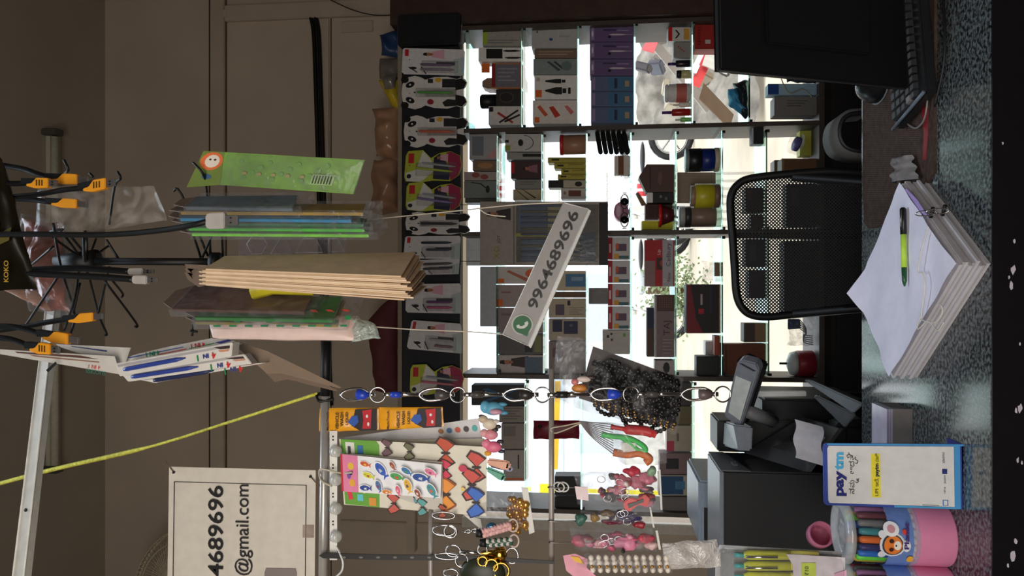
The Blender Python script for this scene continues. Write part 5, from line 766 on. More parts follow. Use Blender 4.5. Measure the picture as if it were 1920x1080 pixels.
# ================================================================== SACHETS AND STICKER SHEETS
def sachet(q, lab, d, seed):
    pl = Pl((q[0][0] + q[1][0]) / 2, q[0][1] + 22, d); t = thing('sachet', lab, 'sachet', pl.at(q[1][0], 785), 'yellow vehicle wash sachets'); pillow(q, pl, .0035, .0012, 16, seed, 60).build('pouch', mat('sachet_yellow', (236, 164, 36), .3, coat=.3), t)
    x0, y0 = q[0]; L_ = q[1][0] - x0
    prints(t, q, pl, [((36, 26, 34), [(.62, .05), (.9, .02), (.98, .02), (.98, .98), (.7, .98), (.56, .75)]), ((190, 24, 40), [(.74, .1), (.9, .05), (.88, .9), (.74, .9), (.76, .5)]), ((226, 226, 226), el(.84, .7, .02, .1, 5)), ((40, 84, 170), [(.5, .6), (.56, .35), (.66, .3), (.68, .6), (.6, .8)]), ((226, 226, 224), el(.82, .35, .02, .07))], .0052)
    for s_, a_, h_, f_, c_ in (('MagicTouch', .17, 4, 34, (60, 30, 10)), ('VEHICLE', .34, 6, 32, (30, 22, 14)), ('WASH', .42, 6, 26, (30, 22, 14)), ('LIQUID', .5, 5, 24, (30, 22, 14))): text(t, s_, pl, x0 + L_ * a_, y0 + 6 + f_, h_, c_, fit=f_, bold=.02, off=.0058)
    return t
sachet([(600, 766), (710, 764), (711, 806), (598, 810)], 'yellow vehicle wash sachet nearer the steel rail', DF, 1); sachet([(711, 764), (830, 763), (832, 800), (712, 806)], 'yellow vehicle wash sachet joined below the first one', DF, 2)
CW = (222, 216, 200)
def hang(r, q, pl): pass
card('sticker_sheet', 'white dotted sticker sheet slanting behind the butterfly sheets', 'stickers', [(634, 822), (897, 784), (905, 824), (640, 830)], DF + .03, (206, 204, 206), [(c, el(.72 + .06 * i, .45, .02, .15)) for i, c in enumerate([(160, 110, 70), (80, 120, 160), (200, 90, 70), (70, 60, 60), (80, 170, 170)])] + [((170, 170, 176), el(.15 + .05 * i, .3 + .12 * (i % 4), .003, .015, 6)) for i in range(16)], t=.0006)
card('sticker_sheet', 'cream sticker sheet edge showing above the butterflies', 'stickers', [(636, 826), (908, 822), (912, 838), (640, 836)], DF + .024, (196, 190, 172), [((176, 30, 50), rc(0, 0, .04, 1))], t=.0006)
def butterfly(a, b, s, c, c2=(60, 34, 30), asp=1.0):
    o = []; s *= .76
    for sg in (-1, 1): o += [(c2, [(a, b), (a - .105 * s, b + sg * .22 * s), (a - .06 * s, b + sg * .36 * s), (a + .03 * s, b + sg * .3 * s), (a + .1 * s, b + sg * .2 * s)]), (c, [(a + .005 * s, b + sg * .02 * s), (a - .085 * s, b + sg * .21 * s), (a - .05 * s, b + sg * .32 * s), (a + .02 * s, b + sg * .27 * s), (a + .08 * s, b + sg * .18 * s)])]
    return o + [((50, 36, 34), el(a, b, .05 * s, .03 * s, 8))]
bq = [(636, 823), (913, 838), (912, 968), (645, 946)]
bp = butterfly(.72, .12, .9, (196, 80, 50)) + butterfly(.93, .3, .9, (206, 80, 70)) + butterfly(.72, .36, .6, (214, 60, 90)) + butterfly(.9, .55, .9, (210, 84, 74)) + butterfly(.72, .72, 1.0, (234, 150, 60), (150, 80, 40)) + butterfly(.93, .8, .85, (60, 110, 200), (30, 50, 110)) + [((200, 60, 90), el(.84, .32, .03, .05)), ((230, 200, 110), el(.84, .62, .015, .03))]
bp += butterfly(.33, .08, .5, (110, 80, 90)) + butterfly(.48, .12, .5, (110, 110, 80)) + butterfly(.36, .9, .6, (200, 90, 80)) + butterfly(.56, .92, .5, (90, 160, 160)) + butterfly(.7, .96, .4, (170, 80, 60))
card('sticker_sheet', 'large cream sheet of red, orange and blue butterfly stickers with a green header', 'stickers', bq, DF, CW, [((104, 164, 60), [(0.01, .0), (.25, 0), (.27, .06), (.25, 1), (0.01, .99)]), ((226, 224, 220), rc(.04, .04, .1, .26)), ((60, 60, 60), rc(.055, .1, .075, .22)), ((50, 110, 170), rc(.12, .08, .16, .24)), ((220, 60, 80), [(.03, .8), (.06, .78), (.07, .9), (.04, .92)]), ((100, 200, 220), rc(.1, .82, .14, .92)), ((222, 150, 60), rc(.18, .86, .23, .98)), ((236, 230, 180), el(.15, .78, .01, .02))] + bp, t=.0012)
fq = [(638, 851), (828, 871), (826, 934), (641, 921)]
def fish(a, b, s, c, c2, rot=0):
    ca, sa = math.cos(rot), math.sin(rot); T = lambda pts: [(a + (x * ca - y * sa) * s, b + (x * sa + y * ca) * s * 2.8) for x, y in pts]
    base = [(-.05 + .055 * math.cos(t) * 1.0 + .05, .03 * math.sin(t)) for t in [i * .45 for i in range(14)]]
    return [((240, 240, 240), T([(x * 1.22, y * 1.25) for x, y in base])), (c, T(base)), (c, T([(.045, 0), (.08, .03), (.07, 0), (.08, -.03)])), (c2, T([(-.01, .012), (.02, .02), (.02, -.005), (-.005, 0)])), ((20, 20, 30), T([(-.033, .004), (-.028, .009), (-.024, .004), (-.028, -.001)]))]
fp = []
for (a, b, s, c, c2, r_) in [(.24, .2, .8, (210, 90, 50), (240, 200, 60), .2), (.27, .5, .9, (214, 210, 60), (180, 80, 50), .3), (.40, .3, 1.3, (50, 90, 190), (190, 200, 210), .9), (.24, .85, .9, (40, 70, 150), (230, 230, 230), 0), (.38, .75, .9, (90, 120, 170), (150, 50, 90), 1.2), (.52, .15, .7, (160, 80, 70), (230, 160, 60), 1), (.56, .45, 1.1, (80, 160, 90), (220, 70, 60), .2), (.46, .9, .7, (226, 130, 40), (240, 230, 230), 0), (.58, .82, .8, (220, 110, 140), (240, 180, 200), 1.3), (.66, .25, .9, (60, 120, 180), (60, 150, 90), .5), (.68, .65, 1.1, (230, 180, 60), (90, 70, 120), 1.2), (.8, .4, 1.3, (40, 80, 160), (200, 210, 220), .1), (.78, .85, .8, (150, 80, 60), (240, 240, 230), 1), (.9, .2, 1.0, (226, 130, 160), (160, 60, 110), .4), (.92, .72, 1.2, (70, 150, 160), (210, 100, 60), 1)]: fp += fish(a, b, s, c, c2, r_)
card('sticker_sheet', 'white sheet of sea animal stickers with a pink header, frontmost', 'stickers', fq, DF - .014, (232, 232, 236), [((226, 130, 170), rc(0, 0, .17, 1)), ((200, 40, 50), rc(0, 0, .02, 1)), ((230, 190, 60), el(.1, .3, .03, .1)), ((120, 80, 160), el(.08, .55, .02, .1)), ((230, 170, 60), el(.11, .75, .03, .1)), ((24, 24, 24), el(.1, .5, .015, .04))] + fp, t=.003)
card('sticker_sheet', 'plain backed sheet fanned out behind the sea animal stickers', 'stickers', [(655, 850), (830, 866), (830, 962), (735, 930)], DF - .006, (196, 190, 180), butterfly(.5, .85, .5, (90, 160, 170)), t=.0006)
tag(wire('cotton_tie', curve([W(660, 886, DF - .018), W(640, 887, DF - .012), W(625, 884, DF - .012), W(600, 880, DF - .004), W(602, 900, DF - .01), W(622, 912, DF - .012)]), .0013, mat('pale_tie', (190, 180, 160), .8)), 'pale cord tying the sticker sheets to the steel rail', 'cord')
# charms ------------------------------------------------------------------------------
def charm(parts, lab, cat='charm', nm='rubber_charm', d=DF, grp=None):
    x, y = parts[0][1], parts[0][2]; t = thing(nm, lab, cat, W(x, y, d), grp)
    for p in parts:
        c = W(p[1], p[2], d - p[7] if len(p) > 7 else d); k = d / F; MB().ball(c, p[4] * k, p[5] * k * .8, p[3] * k, 12).build(p[0], mat('soft_rubber', p[6], .4, var=.04), t)
    return t
charm([('body', 925, 766, 20, 13, 12, (90, 160, 190)), ('head', 910, 763, 10, 12, 12, (96, 166, 196)), ('leg', 942, 758, 9, 4, 5, (80, 150, 180)), ('leg', 944, 774, 9, 4, 5, (80, 150, 180)), ('belly', 930, 772, 12, 6, 10, (200, 150, 170), .006)], 'pale blue rubber animal charm under the strand')
charm([('body', 918, 795, 14, 11, 10, (214, 200, 180)), ('head', 906, 786, 9, 8, 9, (196, 176, 150)), ('ear', 903, 780, 6, 3, 4, (70, 50, 44)), ('snout', 930, 790, 7, 4, 6, (210, 200, 190)), ('paw', 934, 800, 6, 4, 5, (60, 50, 48))], 'cream and brown puppy charm beside the blue animal')
charm([('body', 920, 815, 14, 10, 10, (216, 140, 150)), ('head', 908, 812, 8, 8, 9, (220, 160, 160)), ('ear', 928, 806, 7, 4, 5, (60, 50, 54))], 'pink puppy charm with dark ears')
charm([('body', 925, 838, 16, 11, 10, (220, 110, 140)), ('head', 912, 832, 9, 9, 9, (226, 130, 150)), ('ear', 938, 828, 7, 4, 4, (50, 44, 54)), ('ear', 940, 846, 7, 4, 4, (50, 44, 54)), ('foot', 915, 850, 7, 5, 5, (222, 160, 50))], 'bright pink bear charm with dark ears and a yellow foot')
def strapc(q, lab, c, d):
    pl = Pl(q[0][0], q[0][1], d); t = thing('silicone_strap', lab, 'strap', pl.at(*q[1])); f = quadmap(q); MB().prism([pl.at(*f(a, b)) for a, b in [(0, .2), (.8, 0), (.95, .15), (1, .5), (.95, .85), (.8, 1), (0, .8)]], pl.n, .006).build('band', mat('silicone', c, .35), t, bevel=.002); MB().tube([pl.at(*f(.85, .3), .001), pl.at(*f(.85, .7), .001)], .0012).build('slot', DARK, t)
strapc([(914, 856), (960, 866), (956, 884), (912, 876)], 'peach silicone strap hanging below the pink bear', (214, 150, 120), DF); strapc([(912, 872), (952, 892), (944, 906), (910, 886)], 'green silicone strap beside the peach one', (50, 150, 120), DF - .006)
strapc([(918, 862), (964, 876), (962, 886), (918, 880)], 'grey-blue silicone strap between the peach and green ones', (140, 144, 180), DF + .01)
# clear bag with golden beads
pl = Pl(930, 955, DF + .01); t = thing('bead_bag', 'clear zip bag of golden beads behind the sticker sheets', 'bag', pl.at(990, 960)); pillow([(905, 915), (980, 912), (1000, 998), (850, 960)], pl, .012, .005, 20, 3, 60).build('film', FILM, t)
MB().prism([pl.at(*p, .004) for p in [(978, 912), (990, 914), (1003, 996), (993, 1000)]], pl.n, .001).build('zip_strip', mat('zip_white', (206, 204, 200), .4), t); rr = random.Random(2); mb = MB()
for k in range(36): mb.ball(pl.at(960 + rr.uniform(-4, 28), 940 + rr.uniform(-6, 56) , rr.uniform(-.004, .006)), .0055 * rr.uniform(.6, 1.1), n=8)
mb.build('gold_beads', mat('gold_bead', (206, 156, 84), .25, .7), t, kind='stuff'); MB().prism([pl.at(*p, -.004) for p in [(860, 962), (900, 975), (905, 998), (862, 962)]], pl.n, .001).build('paper_insert', mat('insert_paper', (214, 210, 204), .6), t)
# metal keychains bottom left
def ringk(x, y, rx_, ry_, lab, d=DF - .01, m=CHROME):
    p = Pl(x, y, d); t = thing('key_ring', lab, 'ring', p.at(x + rx_, y)); k = p.k; MB().tube(arc(p.at(x, y), p.u * rx_ * k, p.r * ry_ * k + p.n * ry_ * k * .3, 30)[:-1], .0011, 6, True).build('hoop', m, t); MB().tube(arc(p.at(x, y, .002), p.u * rx_ * k * .98, p.r * ry_ * k * .97, 30)[:-1], .0008, 6, True).build('inner_turn', m, t)
for x, y, a, b, lab in [(832, 966, 22, 7, 'oval wire hoop at the top of the thin rod'), (833, 994, 22, 10, 'wire hoop on the rod beside the zip bag'), (845, 996, 12, 12, 'round split ring above the pink braid'), (838, 1042, 22, 6, 'flat hoop over the black strap'), (850, 1032, 14, 11, 'split ring holding a brass bell'), (866, 1050, 12, 13, 'double split ring behind the black strap'), (905, 1030, 9, 9, 'small ring on the green braid'), (846, 1074, 14, 8, 'split ring at the bottom edge of the view')]: ringk(x, y, a, b, lab)
def braid(x0, y0, x1, y1, w_, c1, c2, lab):
    p = Pl((x0 + x1) / 2, y0, DF - .016); t = thing('braided_strap', lab, 'strap', p.at(x1, y1)); n = 9; dx, dy = (x1 - x0) / n, (y1 - y0) / n; ln_ = math.hypot(dx, dy); nx, ny = -dy / ln_, dx / ln_
    for k in range(n):
        for s_ in (-1, 1):
            c = p.at(x0 + dx * (k + .5) + nx * s_ * w_ * .5, y0 + dy * (k + .5) + ny * s_ * w_ * .5, .002); a = p.at(x0 + dx * (k - .1) + nx * s_ * w_, y0 + dy * (k - .1) + ny * s_ * w_); b = p.at(x0 + dx * (k + 1.2), y0 + dy * (k + 1.2), .003); MB().tube([a, c, b], [.0012, .0034, .0012], 8).build('plait', mat('plait', c1 if (k + (s_ > 0)) % 2 else c2, .6), t)
    e = p.at(x1 + 4, y1); MB().tube(arc(e, p.u * .006, p.r * .008, 16)[:-1], .0014, 6, True).build('end_loop', mat('strap_pale', (200, 180, 170), .6), t); MB().tube([p.at(x0 - 12, y0), p.at(x0, y0)], [.005, .006]).build('cap', BLACK, t)
braid(905, 1000, 958, 985, 8, (226, 180, 176), (210, 160, 160), 'pink braided keychain strap'); braid(912, 1018, 960, 1014, 7, (50, 84, 70), (200, 196, 190), 'green and white braided keychain strap')
t = thing('brass_bell', 'shiny brass whistle keychain under the green braid', 'keychain', W(945, 1040, DF - .01)); MB().tube([W(905, 1038, DF - .01), W(925, 1038, DF - .01), W(930, 1038, DF - .01), W(945, 1038, DF - .01), W(950, 1038, DF - .01)], [.004, .005, .008, .0095, .003], 16).build('whistle', mat('brass', (206, 160, 70), .2, 1), t); MB().tube(arc(W(960, 1042, DF - .01), V((.01, 0, 0)), V((0, 0, .008)), 18)[:-1], .0012, 6, True).build('loop', CHROME, t); MB().tube([W(862, 1034, DF - .01), W(905, 1037, DF - .01)], .0025).build('chain', CHROME, t)
t = thing('brass_keychain', 'dark green and brass keychain at the lower edge of the view', 'keychain', W(930, 1070, DF - .01)); MB().ball(W(905, 1074, DF - .01), .022, .01, .03).build('leaf_body', mat('dark_green_leather', (40, 44, 30), .4), t)
for x, y, r_ in ((922, 1060, .008), (940, 1070, .01), (905, 1052, .006)): MB().tube(arc(W(x, y, DF - .016), V((r_, 0, 0)), V((0, 0, r_)), 18)[:-1], .002, 8, True).build('brass_ring', mat('brass', (206, 160, 70), .2, 1), t)
t = thing('blue_bead_keychain', 'chain with a faceted blue bead beside the zip bag', 'keychain', W(930, 990, DF - .012)); MB().ball(W(922, 991, DF - .012), .008, n=7).build('bead', mat('blue_glass_bead', (60, 110, 140), .1, .3), t, smooth=False)
for k in range(7): MB().tube(arc(W(872 + k * 6, 997 - k * .8, DF - .012), V((.0022, 0, 0)) if k % 2 else V((0, .0022, 0)), V((0, 0, .003)), 10)[:-1], .0007, 5, True).build('chain_link', CHROME, t)
# ================================================================== BAGS UNDER THE LOWER ROD
def baggy(q, lab, d, seed, nm='keychain_bag', cat='bag', bulge=.012, film=FILM, crump=.004):
    cx = sum(p[0] for p in q) / 4; cy = sum(p[1] for p in q) / 4; pl = Pl(cx, cy, d); t = thing(nm, lab, cat, pl.at(max(p[0] for p in q), cy)); pillow(q, pl, bulge, crump, 22, seed, 55).build('film', film, t); return t, pl
# bead bracelets
t, pl = baggy([(1046, 626), (1282, 706), (1268, 816), (1034, 752)], 'large clear bag full of black bead bracelets with gold rings', DF + .005, 11, bulge=.016, film=clear('bead_film', fac=.02, vary=.22)); rr = random.Random(4); mb = MB(); BQ = [(1112, 676), (1278, 708), (1268, 808), (1122, 762)]; f = quadmap(BQ)
MB().prism([pl.at(*p, -.006) for p in [(1112, 650), (1160, 668), (1280, 712), (1266, 806), (1085, 748), (1098, 700)]], pl.n, .002).build('card_insert', mat('insert_mauve', (70, 62, 60), .6), t)
for k in range(11):
    r0 = rr.uniform(.02, .034); cx_, cy_ = f(rr.uniform(.12, .85), rr.uniform(.15, .8)); c = pl.at(cx_, cy_, rr.uniform(-.002, .005)); n = int(r0 * 2 * math.pi / .0064)
    for j in range(n): a = 2 * math.pi * j / n; mb.ball(c + pl.r * r0 * math.cos(a) + pl.u * r0 * .8 * math.sin(a) + pl.n * .003 * math.sin(3 * a + k), .0032, n=6)
for k in range(420): x_, y_ = f(rr.uniform(0, .97), rr.uniform(.03, .97)); mb.ball(pl.at(x_, y_, rr.uniform(-.004, .004)), .0036, n=5)
mb.build('black_beads', mat('black_bead', (20, 17, 17), .2), t, kind='stuff'); mb = MB()
for k in range(13):
    x_ = 1118 + k * 12; y_ = 752 + k * 3.7; 
    for j in range(3): mb.ball(pl.at(x_ + rr.uniform(-2, 2), y_ - 3 + j * 5, .006), .0016, n=6)
mb.build('gold_spacers', mat('gold_bead', (206, 156, 84), .25, .7), t, kind='stuff')
pillow([(1045, 627), (1108, 640), (1070, 760), (1035, 745)], pl, .006, .004, 16, 21, 70).build('bag_neck', FILM, t)
charm([('body', 1095, 711, 13, 6, 6, (206, 190, 184)), ('head', 1078, 716, 7, 6, 6, (200, 120, 120)), ('tail', 1108, 708, 8, 4, 4, (60, 50, 50))], 'white and pink mouse shaped charm on the bead bag', d=DF - .022)
charm([('body', 1086, 728, 14, 8, 8, (200, 130, 60)), ('cap', 1092, 722, 8, 3, 6, (120, 70, 40))], 'orange seed shaped charm beside the mouse charm', d=DF - .022)
# green/red/orange
t, pl = baggy([(1082, 788), (1240, 800), (1250, 868), (1170, 872)], 'clear bag of red, green and orange cord keychains', DF, 12)
MB().tube(curve([pl.at(1128, 815), pl.at(1150, 818), pl.at(1180, 822), pl.at(1205, 835), pl.at(1210, 845), pl.at(1198, 845), pl.at(1182, 832), pl.at(1165, 820)]), .0035).build('green_cord', mat('green_cord', (60, 200, 90), .5), t); MB().tube(curve([pl.at(1145, 800), pl.at(1175, 805), pl.at(1210, 808), pl.at(1230, 815)]), [.003] * 6 + [.0065] * 10 + [.005] * 3).build('red_cord', mat('red_cord', (196, 36, 40), .4), t)
MB().tube(curve([pl.at(1150, 848), pl.at(1175, 852), pl.at(1200, 850), pl.at(1218, 860), pl.at(1210, 868)]), .005).build('orange_cord', mat('orange_cord', (206, 110, 50), .5), t); MB().box(pl.at(1180, 838) - V((.008, .003, .01)), pl.at(1180, 838) + V((.008, .003, .01))).build('buckle', WHITEP, t, bevel=.002)
for k in range(12): wire('strand', curve([pl.at(1086, 790), pl.at(1110, 792 + k * 2.5), pl.at(1150, 796 + k * 5)]), .0006, mat('grey_thread', (110, 100, 100)), t)
tag(wire('bag_tie', curve([W(1088, 792, DF), W(1060, 798, DF), W(1034, 803, DF - .006), W(1040, 812, DF), W(1060, 806, DF), W(1088, 794, DF)]), .0009, mat('pale_tie', (190, 180, 160), .8)), 'white thread tying the cord keychain bag to the rod', 'thread')
# pink characters (generic bears)
t, pl = baggy([(1075, 885), (1232, 880), (1236, 955), (1085, 945)], 'clear bag of pink bear keychains with a red and black butterfly clip', DF - .004, 13)
def blob(t, pl, nm, x, y, a, b, c, off=0):
    k = pl.k; mb = MB().ball(pl.at(x, y, off), b * k, .006, a * k, 14); sd = V((x * .7, y * .3, 0)); c0_ = pl.at(x, y, off)
    mb.v = [c0_ + (p - c0_) * (1 + .55 * noise.noise(p * 160 + sd)) for p in mb.v]; mb.build(nm, mat('soft_rubber', c, .4, var=.12, scale=200), t)
def fill(t, pl, q, n, cols, seed):
    rr = random.Random(seed); f = quadmap(q)
    for k in range(n):
        x_, y_ = f(rr.uniform(.08, .92), rr.uniform(.12, .88)); blob(t, pl, 'trinket', x_, y_, rr.uniform(5, 14), rr.uniform(3, 7), cols[k % len(cols)], rr.uniform(-.004, .002))
        if k % 3 == 0: c = pl.at(*f(rr.uniform(.1, .6), rr.uniform(.2, .8)), .005); MB().tube(arc(c, pl.r * .004, pl.u * .005, 14)[:-1], .0006, 5, True).build('ring', CHROME, t)
    a = [pl.at(*f(1.0 + .02, b / 8), .002) for b in range(9)]; b_ = [pl.at(*f(1.0 + .05, b / 8), .002) for b in range(9)]
    mb = MB(); mb.add(a + b_, [(i, i + 1, 10 + i, 9 + i) for i in range(8)]); mb.build('zip_edge', mat('zip_white', (206, 204, 200), .4), t)
for nm, x, y, a, b, c, o_ in [('bear_head', 1168, 905, 14, 14, (206, 110, 130), 0), ('bear_ear', 1156, 893, 6, 6, (206, 110, 130), 0), ('bear_ear', 1156, 917, 6, 6, (206, 110, 130), 0), ('bear_body', 1192, 905, 14, 12, (214, 130, 150), 0), ('muzzle', 1174, 905, 6, 6, (230, 210, 210), .006), ('pink_figure', 1215, 898, 14, 12, (200, 120, 140), 0), ('red_figure', 1185, 885, 14, 9, (190, 60, 80), -.003), ('grey_tag', 1145, 930, 16, 9, (84, 80, 84), 0), ('green_piece', 1222, 884, 8, 9, (120, 150, 120), 0)]: blob(t, pl, nm, x, y, a, b, c, o_)
MB().prism([pl.at(*p, .012) for p in [(1168, 938), (1180, 928), (1195, 932), (1208, 922), (1218, 930), (1212, 945), (1196, 942), (1180, 955), (1170, 950)]], pl.n, .004).build('butterfly_clip', mat('clip_red', (190, 36, 36), .3), t, bevel=.001); MB().prism([pl.at(*p, .0135) for p in [(1176, 940), (1190, 936), (1205, 930), (1206, 936), (1190, 942), (1178, 948)]], pl.n, .002).build('clip_marking', mat('clip_black', (24, 20, 22), .3), t)
MB().prism([pl.at(*p, .01) for p in [(1078, 908), (1102, 910), (1104, 935), (1082, 932)]], pl.n, .001).build('paper_tag', mat('tag_paper', (226, 206, 210), .6), t)
for x in (1048, 1056): MB().tube(arc(W(x, 913, DF - .004), V((.006, 0, 0)), V((0, .002, .007)), 16)[:-1], .001, 6, True).build('white_loop', WHITEP, t)
fill(t, pl, [(1110, 885), (1232, 880), (1236, 955), (1115, 945)], 16, [(190, 90, 110), (150, 60, 80), (206, 130, 150), (90, 80, 84), (120, 110, 112), (170, 60, 60)], 3)
t, pl = baggy([(1090, 958), (1215, 950), (1222, 988), (1095, 978)], 'clear bag of dark blue and red keychains with a green bead', DF - .002, 14, bulge=.008)
blob(t, pl, 'bead', 1088, 972, 11, 11, (60, 100, 90), .004); blob(t, pl, 'blue_figure', 1180, 970, 24, 9, (50, 44, 90)); blob(t, pl, 'red_figure', 1200, 983, 14, 6, (150, 36, 50)); blob(t, pl, 'gold_ring', 1115, 970, 9, 9, (150, 120, 60))
fill(t, pl, [(1110, 958), (1215, 950), (1222, 988), (1115, 978)], 9, [(60, 46, 80), (110, 40, 60), (80, 70, 90), (120, 96, 60)], 5)
t, pl = baggy([(1072, 992), (1226, 990), (1232, 1034), (1078, 1034)], 'clear bag of pink piglet keychains above the pearl clips', DF - .004, 15, bulge=.01)
for nm, x, y, a, b, c, o_ in [('pink_figure', 1085, 1015, 14, 10, (190, 100, 120), 0), ('pink_figure', 1130, 1018, 14, 10, (200, 110, 140), 0), ('pig_body', 1175, 1018, 22, 12, (214, 130, 160), .003), ('pig_ear', 1180, 1002, 8, 5, (220, 150, 170), .006), ('red_figure', 1210, 1010, 16, 8, (190, 70, 90), 0), ('pale_figure', 1222, 1024, 12, 8, (214, 180, 180), 0), ('eye', 1168, 1028, 3, 4, (40, 40, 44), .008)]: blob(t, pl, nm, x, y, a, b, c, o_)
fill(t, pl, [(1085, 996), (1226, 994), (1232, 1030), (1085, 1032)], 14, [(206, 120, 150), (190, 90, 120), (214, 160, 170), (150, 80, 90)], 6)
# pearl clips pack
pl = Pl(1150, 1060, DF - .012); t = thing('hair_clip_card', 'clear pack with a row of pearl and gold hair claws at the lower left', 'hair clips', pl.at(1260, 1060)); pillow([(1100, 1036), (1258, 1038), (1262, 1076), (1060, 1062)], pl, .01, .002, 18, 6, 50).build('film', FILM, t)
for k in range(11):
    x_ = 1110 + k * 14
    for y_ in (1044, 1054, 1066): MB().ball(pl.at(x_ + (y_ - 1054) * .15, y_, .004), .0045, .004, .0035, 8).build('claw', mat('pearl', (226, 216, 204), .2), t)
    MB().ball(pl.at(x_, 1058, .009), .002, n=8).build('gold_dot', mat('gold_bead', (206, 156, 84), .25, .7), t)
MB().prism([pl.at(*p, .004) for p in [(1056, 1040), (1078, 1036), (1102, 1046), (1100, 1062), (1120, 1080), (1090, 1090), (1062, 1068)]], pl.n, .001).build('pink_header', mat('pink_header', (220, 150, 170), .5), t); MB().prism([pl.at(*p, .0055) for p in [(1070, 1040), (1086, 1042), (1096, 1056), (1078, 1050)]], pl.n, .001).build('yellow_patch', mat('yellow_patch', (230, 180, 50), .5), t)
t, pl = baggy([(1245, 1018), (1345, 1012), (1352, 1062), (1248, 1068)], 'crinkled white plastic film hanging beside the hair claws', DF - .012, 16, 'plastic_film', 'plastic film', .008, clear('crinkled_white_film', fac=.45, bump=1, body=(226, 222, 220), scale=90, vary=.35), .006)
for (x, y, lab) in ((1034, 975, 'wire hook holding the dark blue keychain bag'), (1036, 1015, 'wire hook holding the pink piglet bag'), (1034, 912, 'wire hook holding the pink bear bag'), (1034, 742, 'wire hook holding the bead bracelet bag')): tag(wire('wire_hook', curve([W(x - 2, y, DF), W(x - 6, y + 2, DF - .006), W(x + 10, y + 3, DF - .006), W(x + 46, y + 2, DF - .002)]), .0009, STEEL), lab, 'hook')
# ================================================================== ROTATING RACK (upper part)
rk = thing('wire_rack', 'black wire hook rack on a central pole hung with packets', 'rack', W(660, 490, DF)); MB().tube([W(125, 490, DF), W(420, 491, DF)], .0052, 12).build('pole', BLACK, rk); MB().tube([W(420, 491, DF), W(660, 487, DF)], .0032, 12).build('lower_rod', BLACK, rk)
MB().tube([W(105, 489, DF), W(180, 489, DF)], [.008, .016], 14).build('hub', BLACK, rk); MB().tube([W(398, 491, DF), W(412, 491, DF)], .013, 14).build('hub', BLACK, rk)
def arm(pts, d0=DF): MB().tube(curve([W(x, y, d) for x, y, d in pts], 4), .0017, 6).build('hook_arm', BLACK, rk)
for pts in [[(160, 489, 1), (95, 440, .93), (118, 430, .92)], [(100, 420, .9), (115, 505, .98), (140, 590, 1.04), (128, 635, 1.06)], [(112, 430, .95), (160, 500, 1.0), (185, 590, 1.04), (200, 625, 1.06), (196, 628, 1.06)], [(118, 505, .97), (48, 610, 1.0)], [(55, 500, 1.0), (100, 462, .95)], [(150, 490, 1), (140, 560, .98), (120, 620, .97)], [(150, 530, 1), (137, 588, 1)], [(205, 500, 1), (185, 585, 1.02)], [(195, 525, 1), (255, 605, 1.06), (252, 612, 1.06)], [(210, 525, 1), (230, 550, 1.06), (228, 557, 1.06)], [(130, 440, .96), (172, 490, 1)], [(200, 450, 1.04), (222, 485, 1)], [(180, 448, 1.05), (170, 475, 1)], [(205, 460, 1.04), (180, 478, 1)], [(120, 300, .9), (128, 318, .9), (122, 325, .92)], [(220, 322, .9), (226, 335, .9), (215, 350, .93), (205, 420, .97)], [(168, 325, .93), (175, 332, .93)], [(362, 305, .92), (380, 325, .92), (388, 360, .95), (395, 480, 1)], [(360, 432, .94), (376, 482, 1)], [(398, 440, .97), (380, 482, 1)], [(416, 435, .97), (418, 480, 1)], [(326, 358, .96), (340, 364, .96), (390, 480, 1)], [(375, 528, .99), (366, 572, .98), (360, 630, .97)], [(400, 500, 1), (372, 540, .99)], [(356, 620, .97), (370, 622, .97)]]: arm(pts)
MB().tube(arc(W(160, 462, .97), V((.02, 0, 0)), V((0, .02, .012)), 20)[:-1], .002, 6, True).build('collar_ring', BLACK, rk)
# stationery packs
def barcode(a0, b0): return [((150, 176, 122), rc(a0, b0, a0 + .14, b0 + .3))] + [((40, 60, 40), rc(a0 + .01 + i * .018, b0 + .03, a0 + .018 + i * .018, b0 + .27)) for i in range(7)]
gq = [(382, 283), (683, 300), (662, 364), (362, 343)]
def gex(r, q, pl): pillow([(428, 288), (684, 300), (664, 362), (400, 346)], pl, .005, .0015, 18, 4, 40).build('film', THIN, r)
card('stationery_pack', 'pale green stationery pack with an orange bear on its header card', 'stationery', gq, .93, (138, 176, 88), [((110, 130, 60), [(0, 0), (.13, 0), (.17, 1), (-.03, 1.15)]), ((220, 110, 60), el(.07, .3, .07, .28)), ((226, 214, 200), el(.075, .3, .045, .2)), ((60, 40, 30), el(.06, .25, .008, .03)), ((60, 40, 30), el(.09, .25, .008, .03)), ((60, 100, 140), el(.07, .78, .03, .08))] + [((112, 158, 78), el(.25 + .045 * i, .25 + .16 * ((i * 7) % 4), .02, .07, 8)) for i in range(15)] + [((166, 150, 96), el(.3 + .09 * i, .6, .015, .05, 8)) for i in range(6)] + barcode(.72, .5), t=.004, extra=gex, yaw=-8, mat_=mat('green_translucent', (122, 164, 76), .25, var=.15, scale=50))
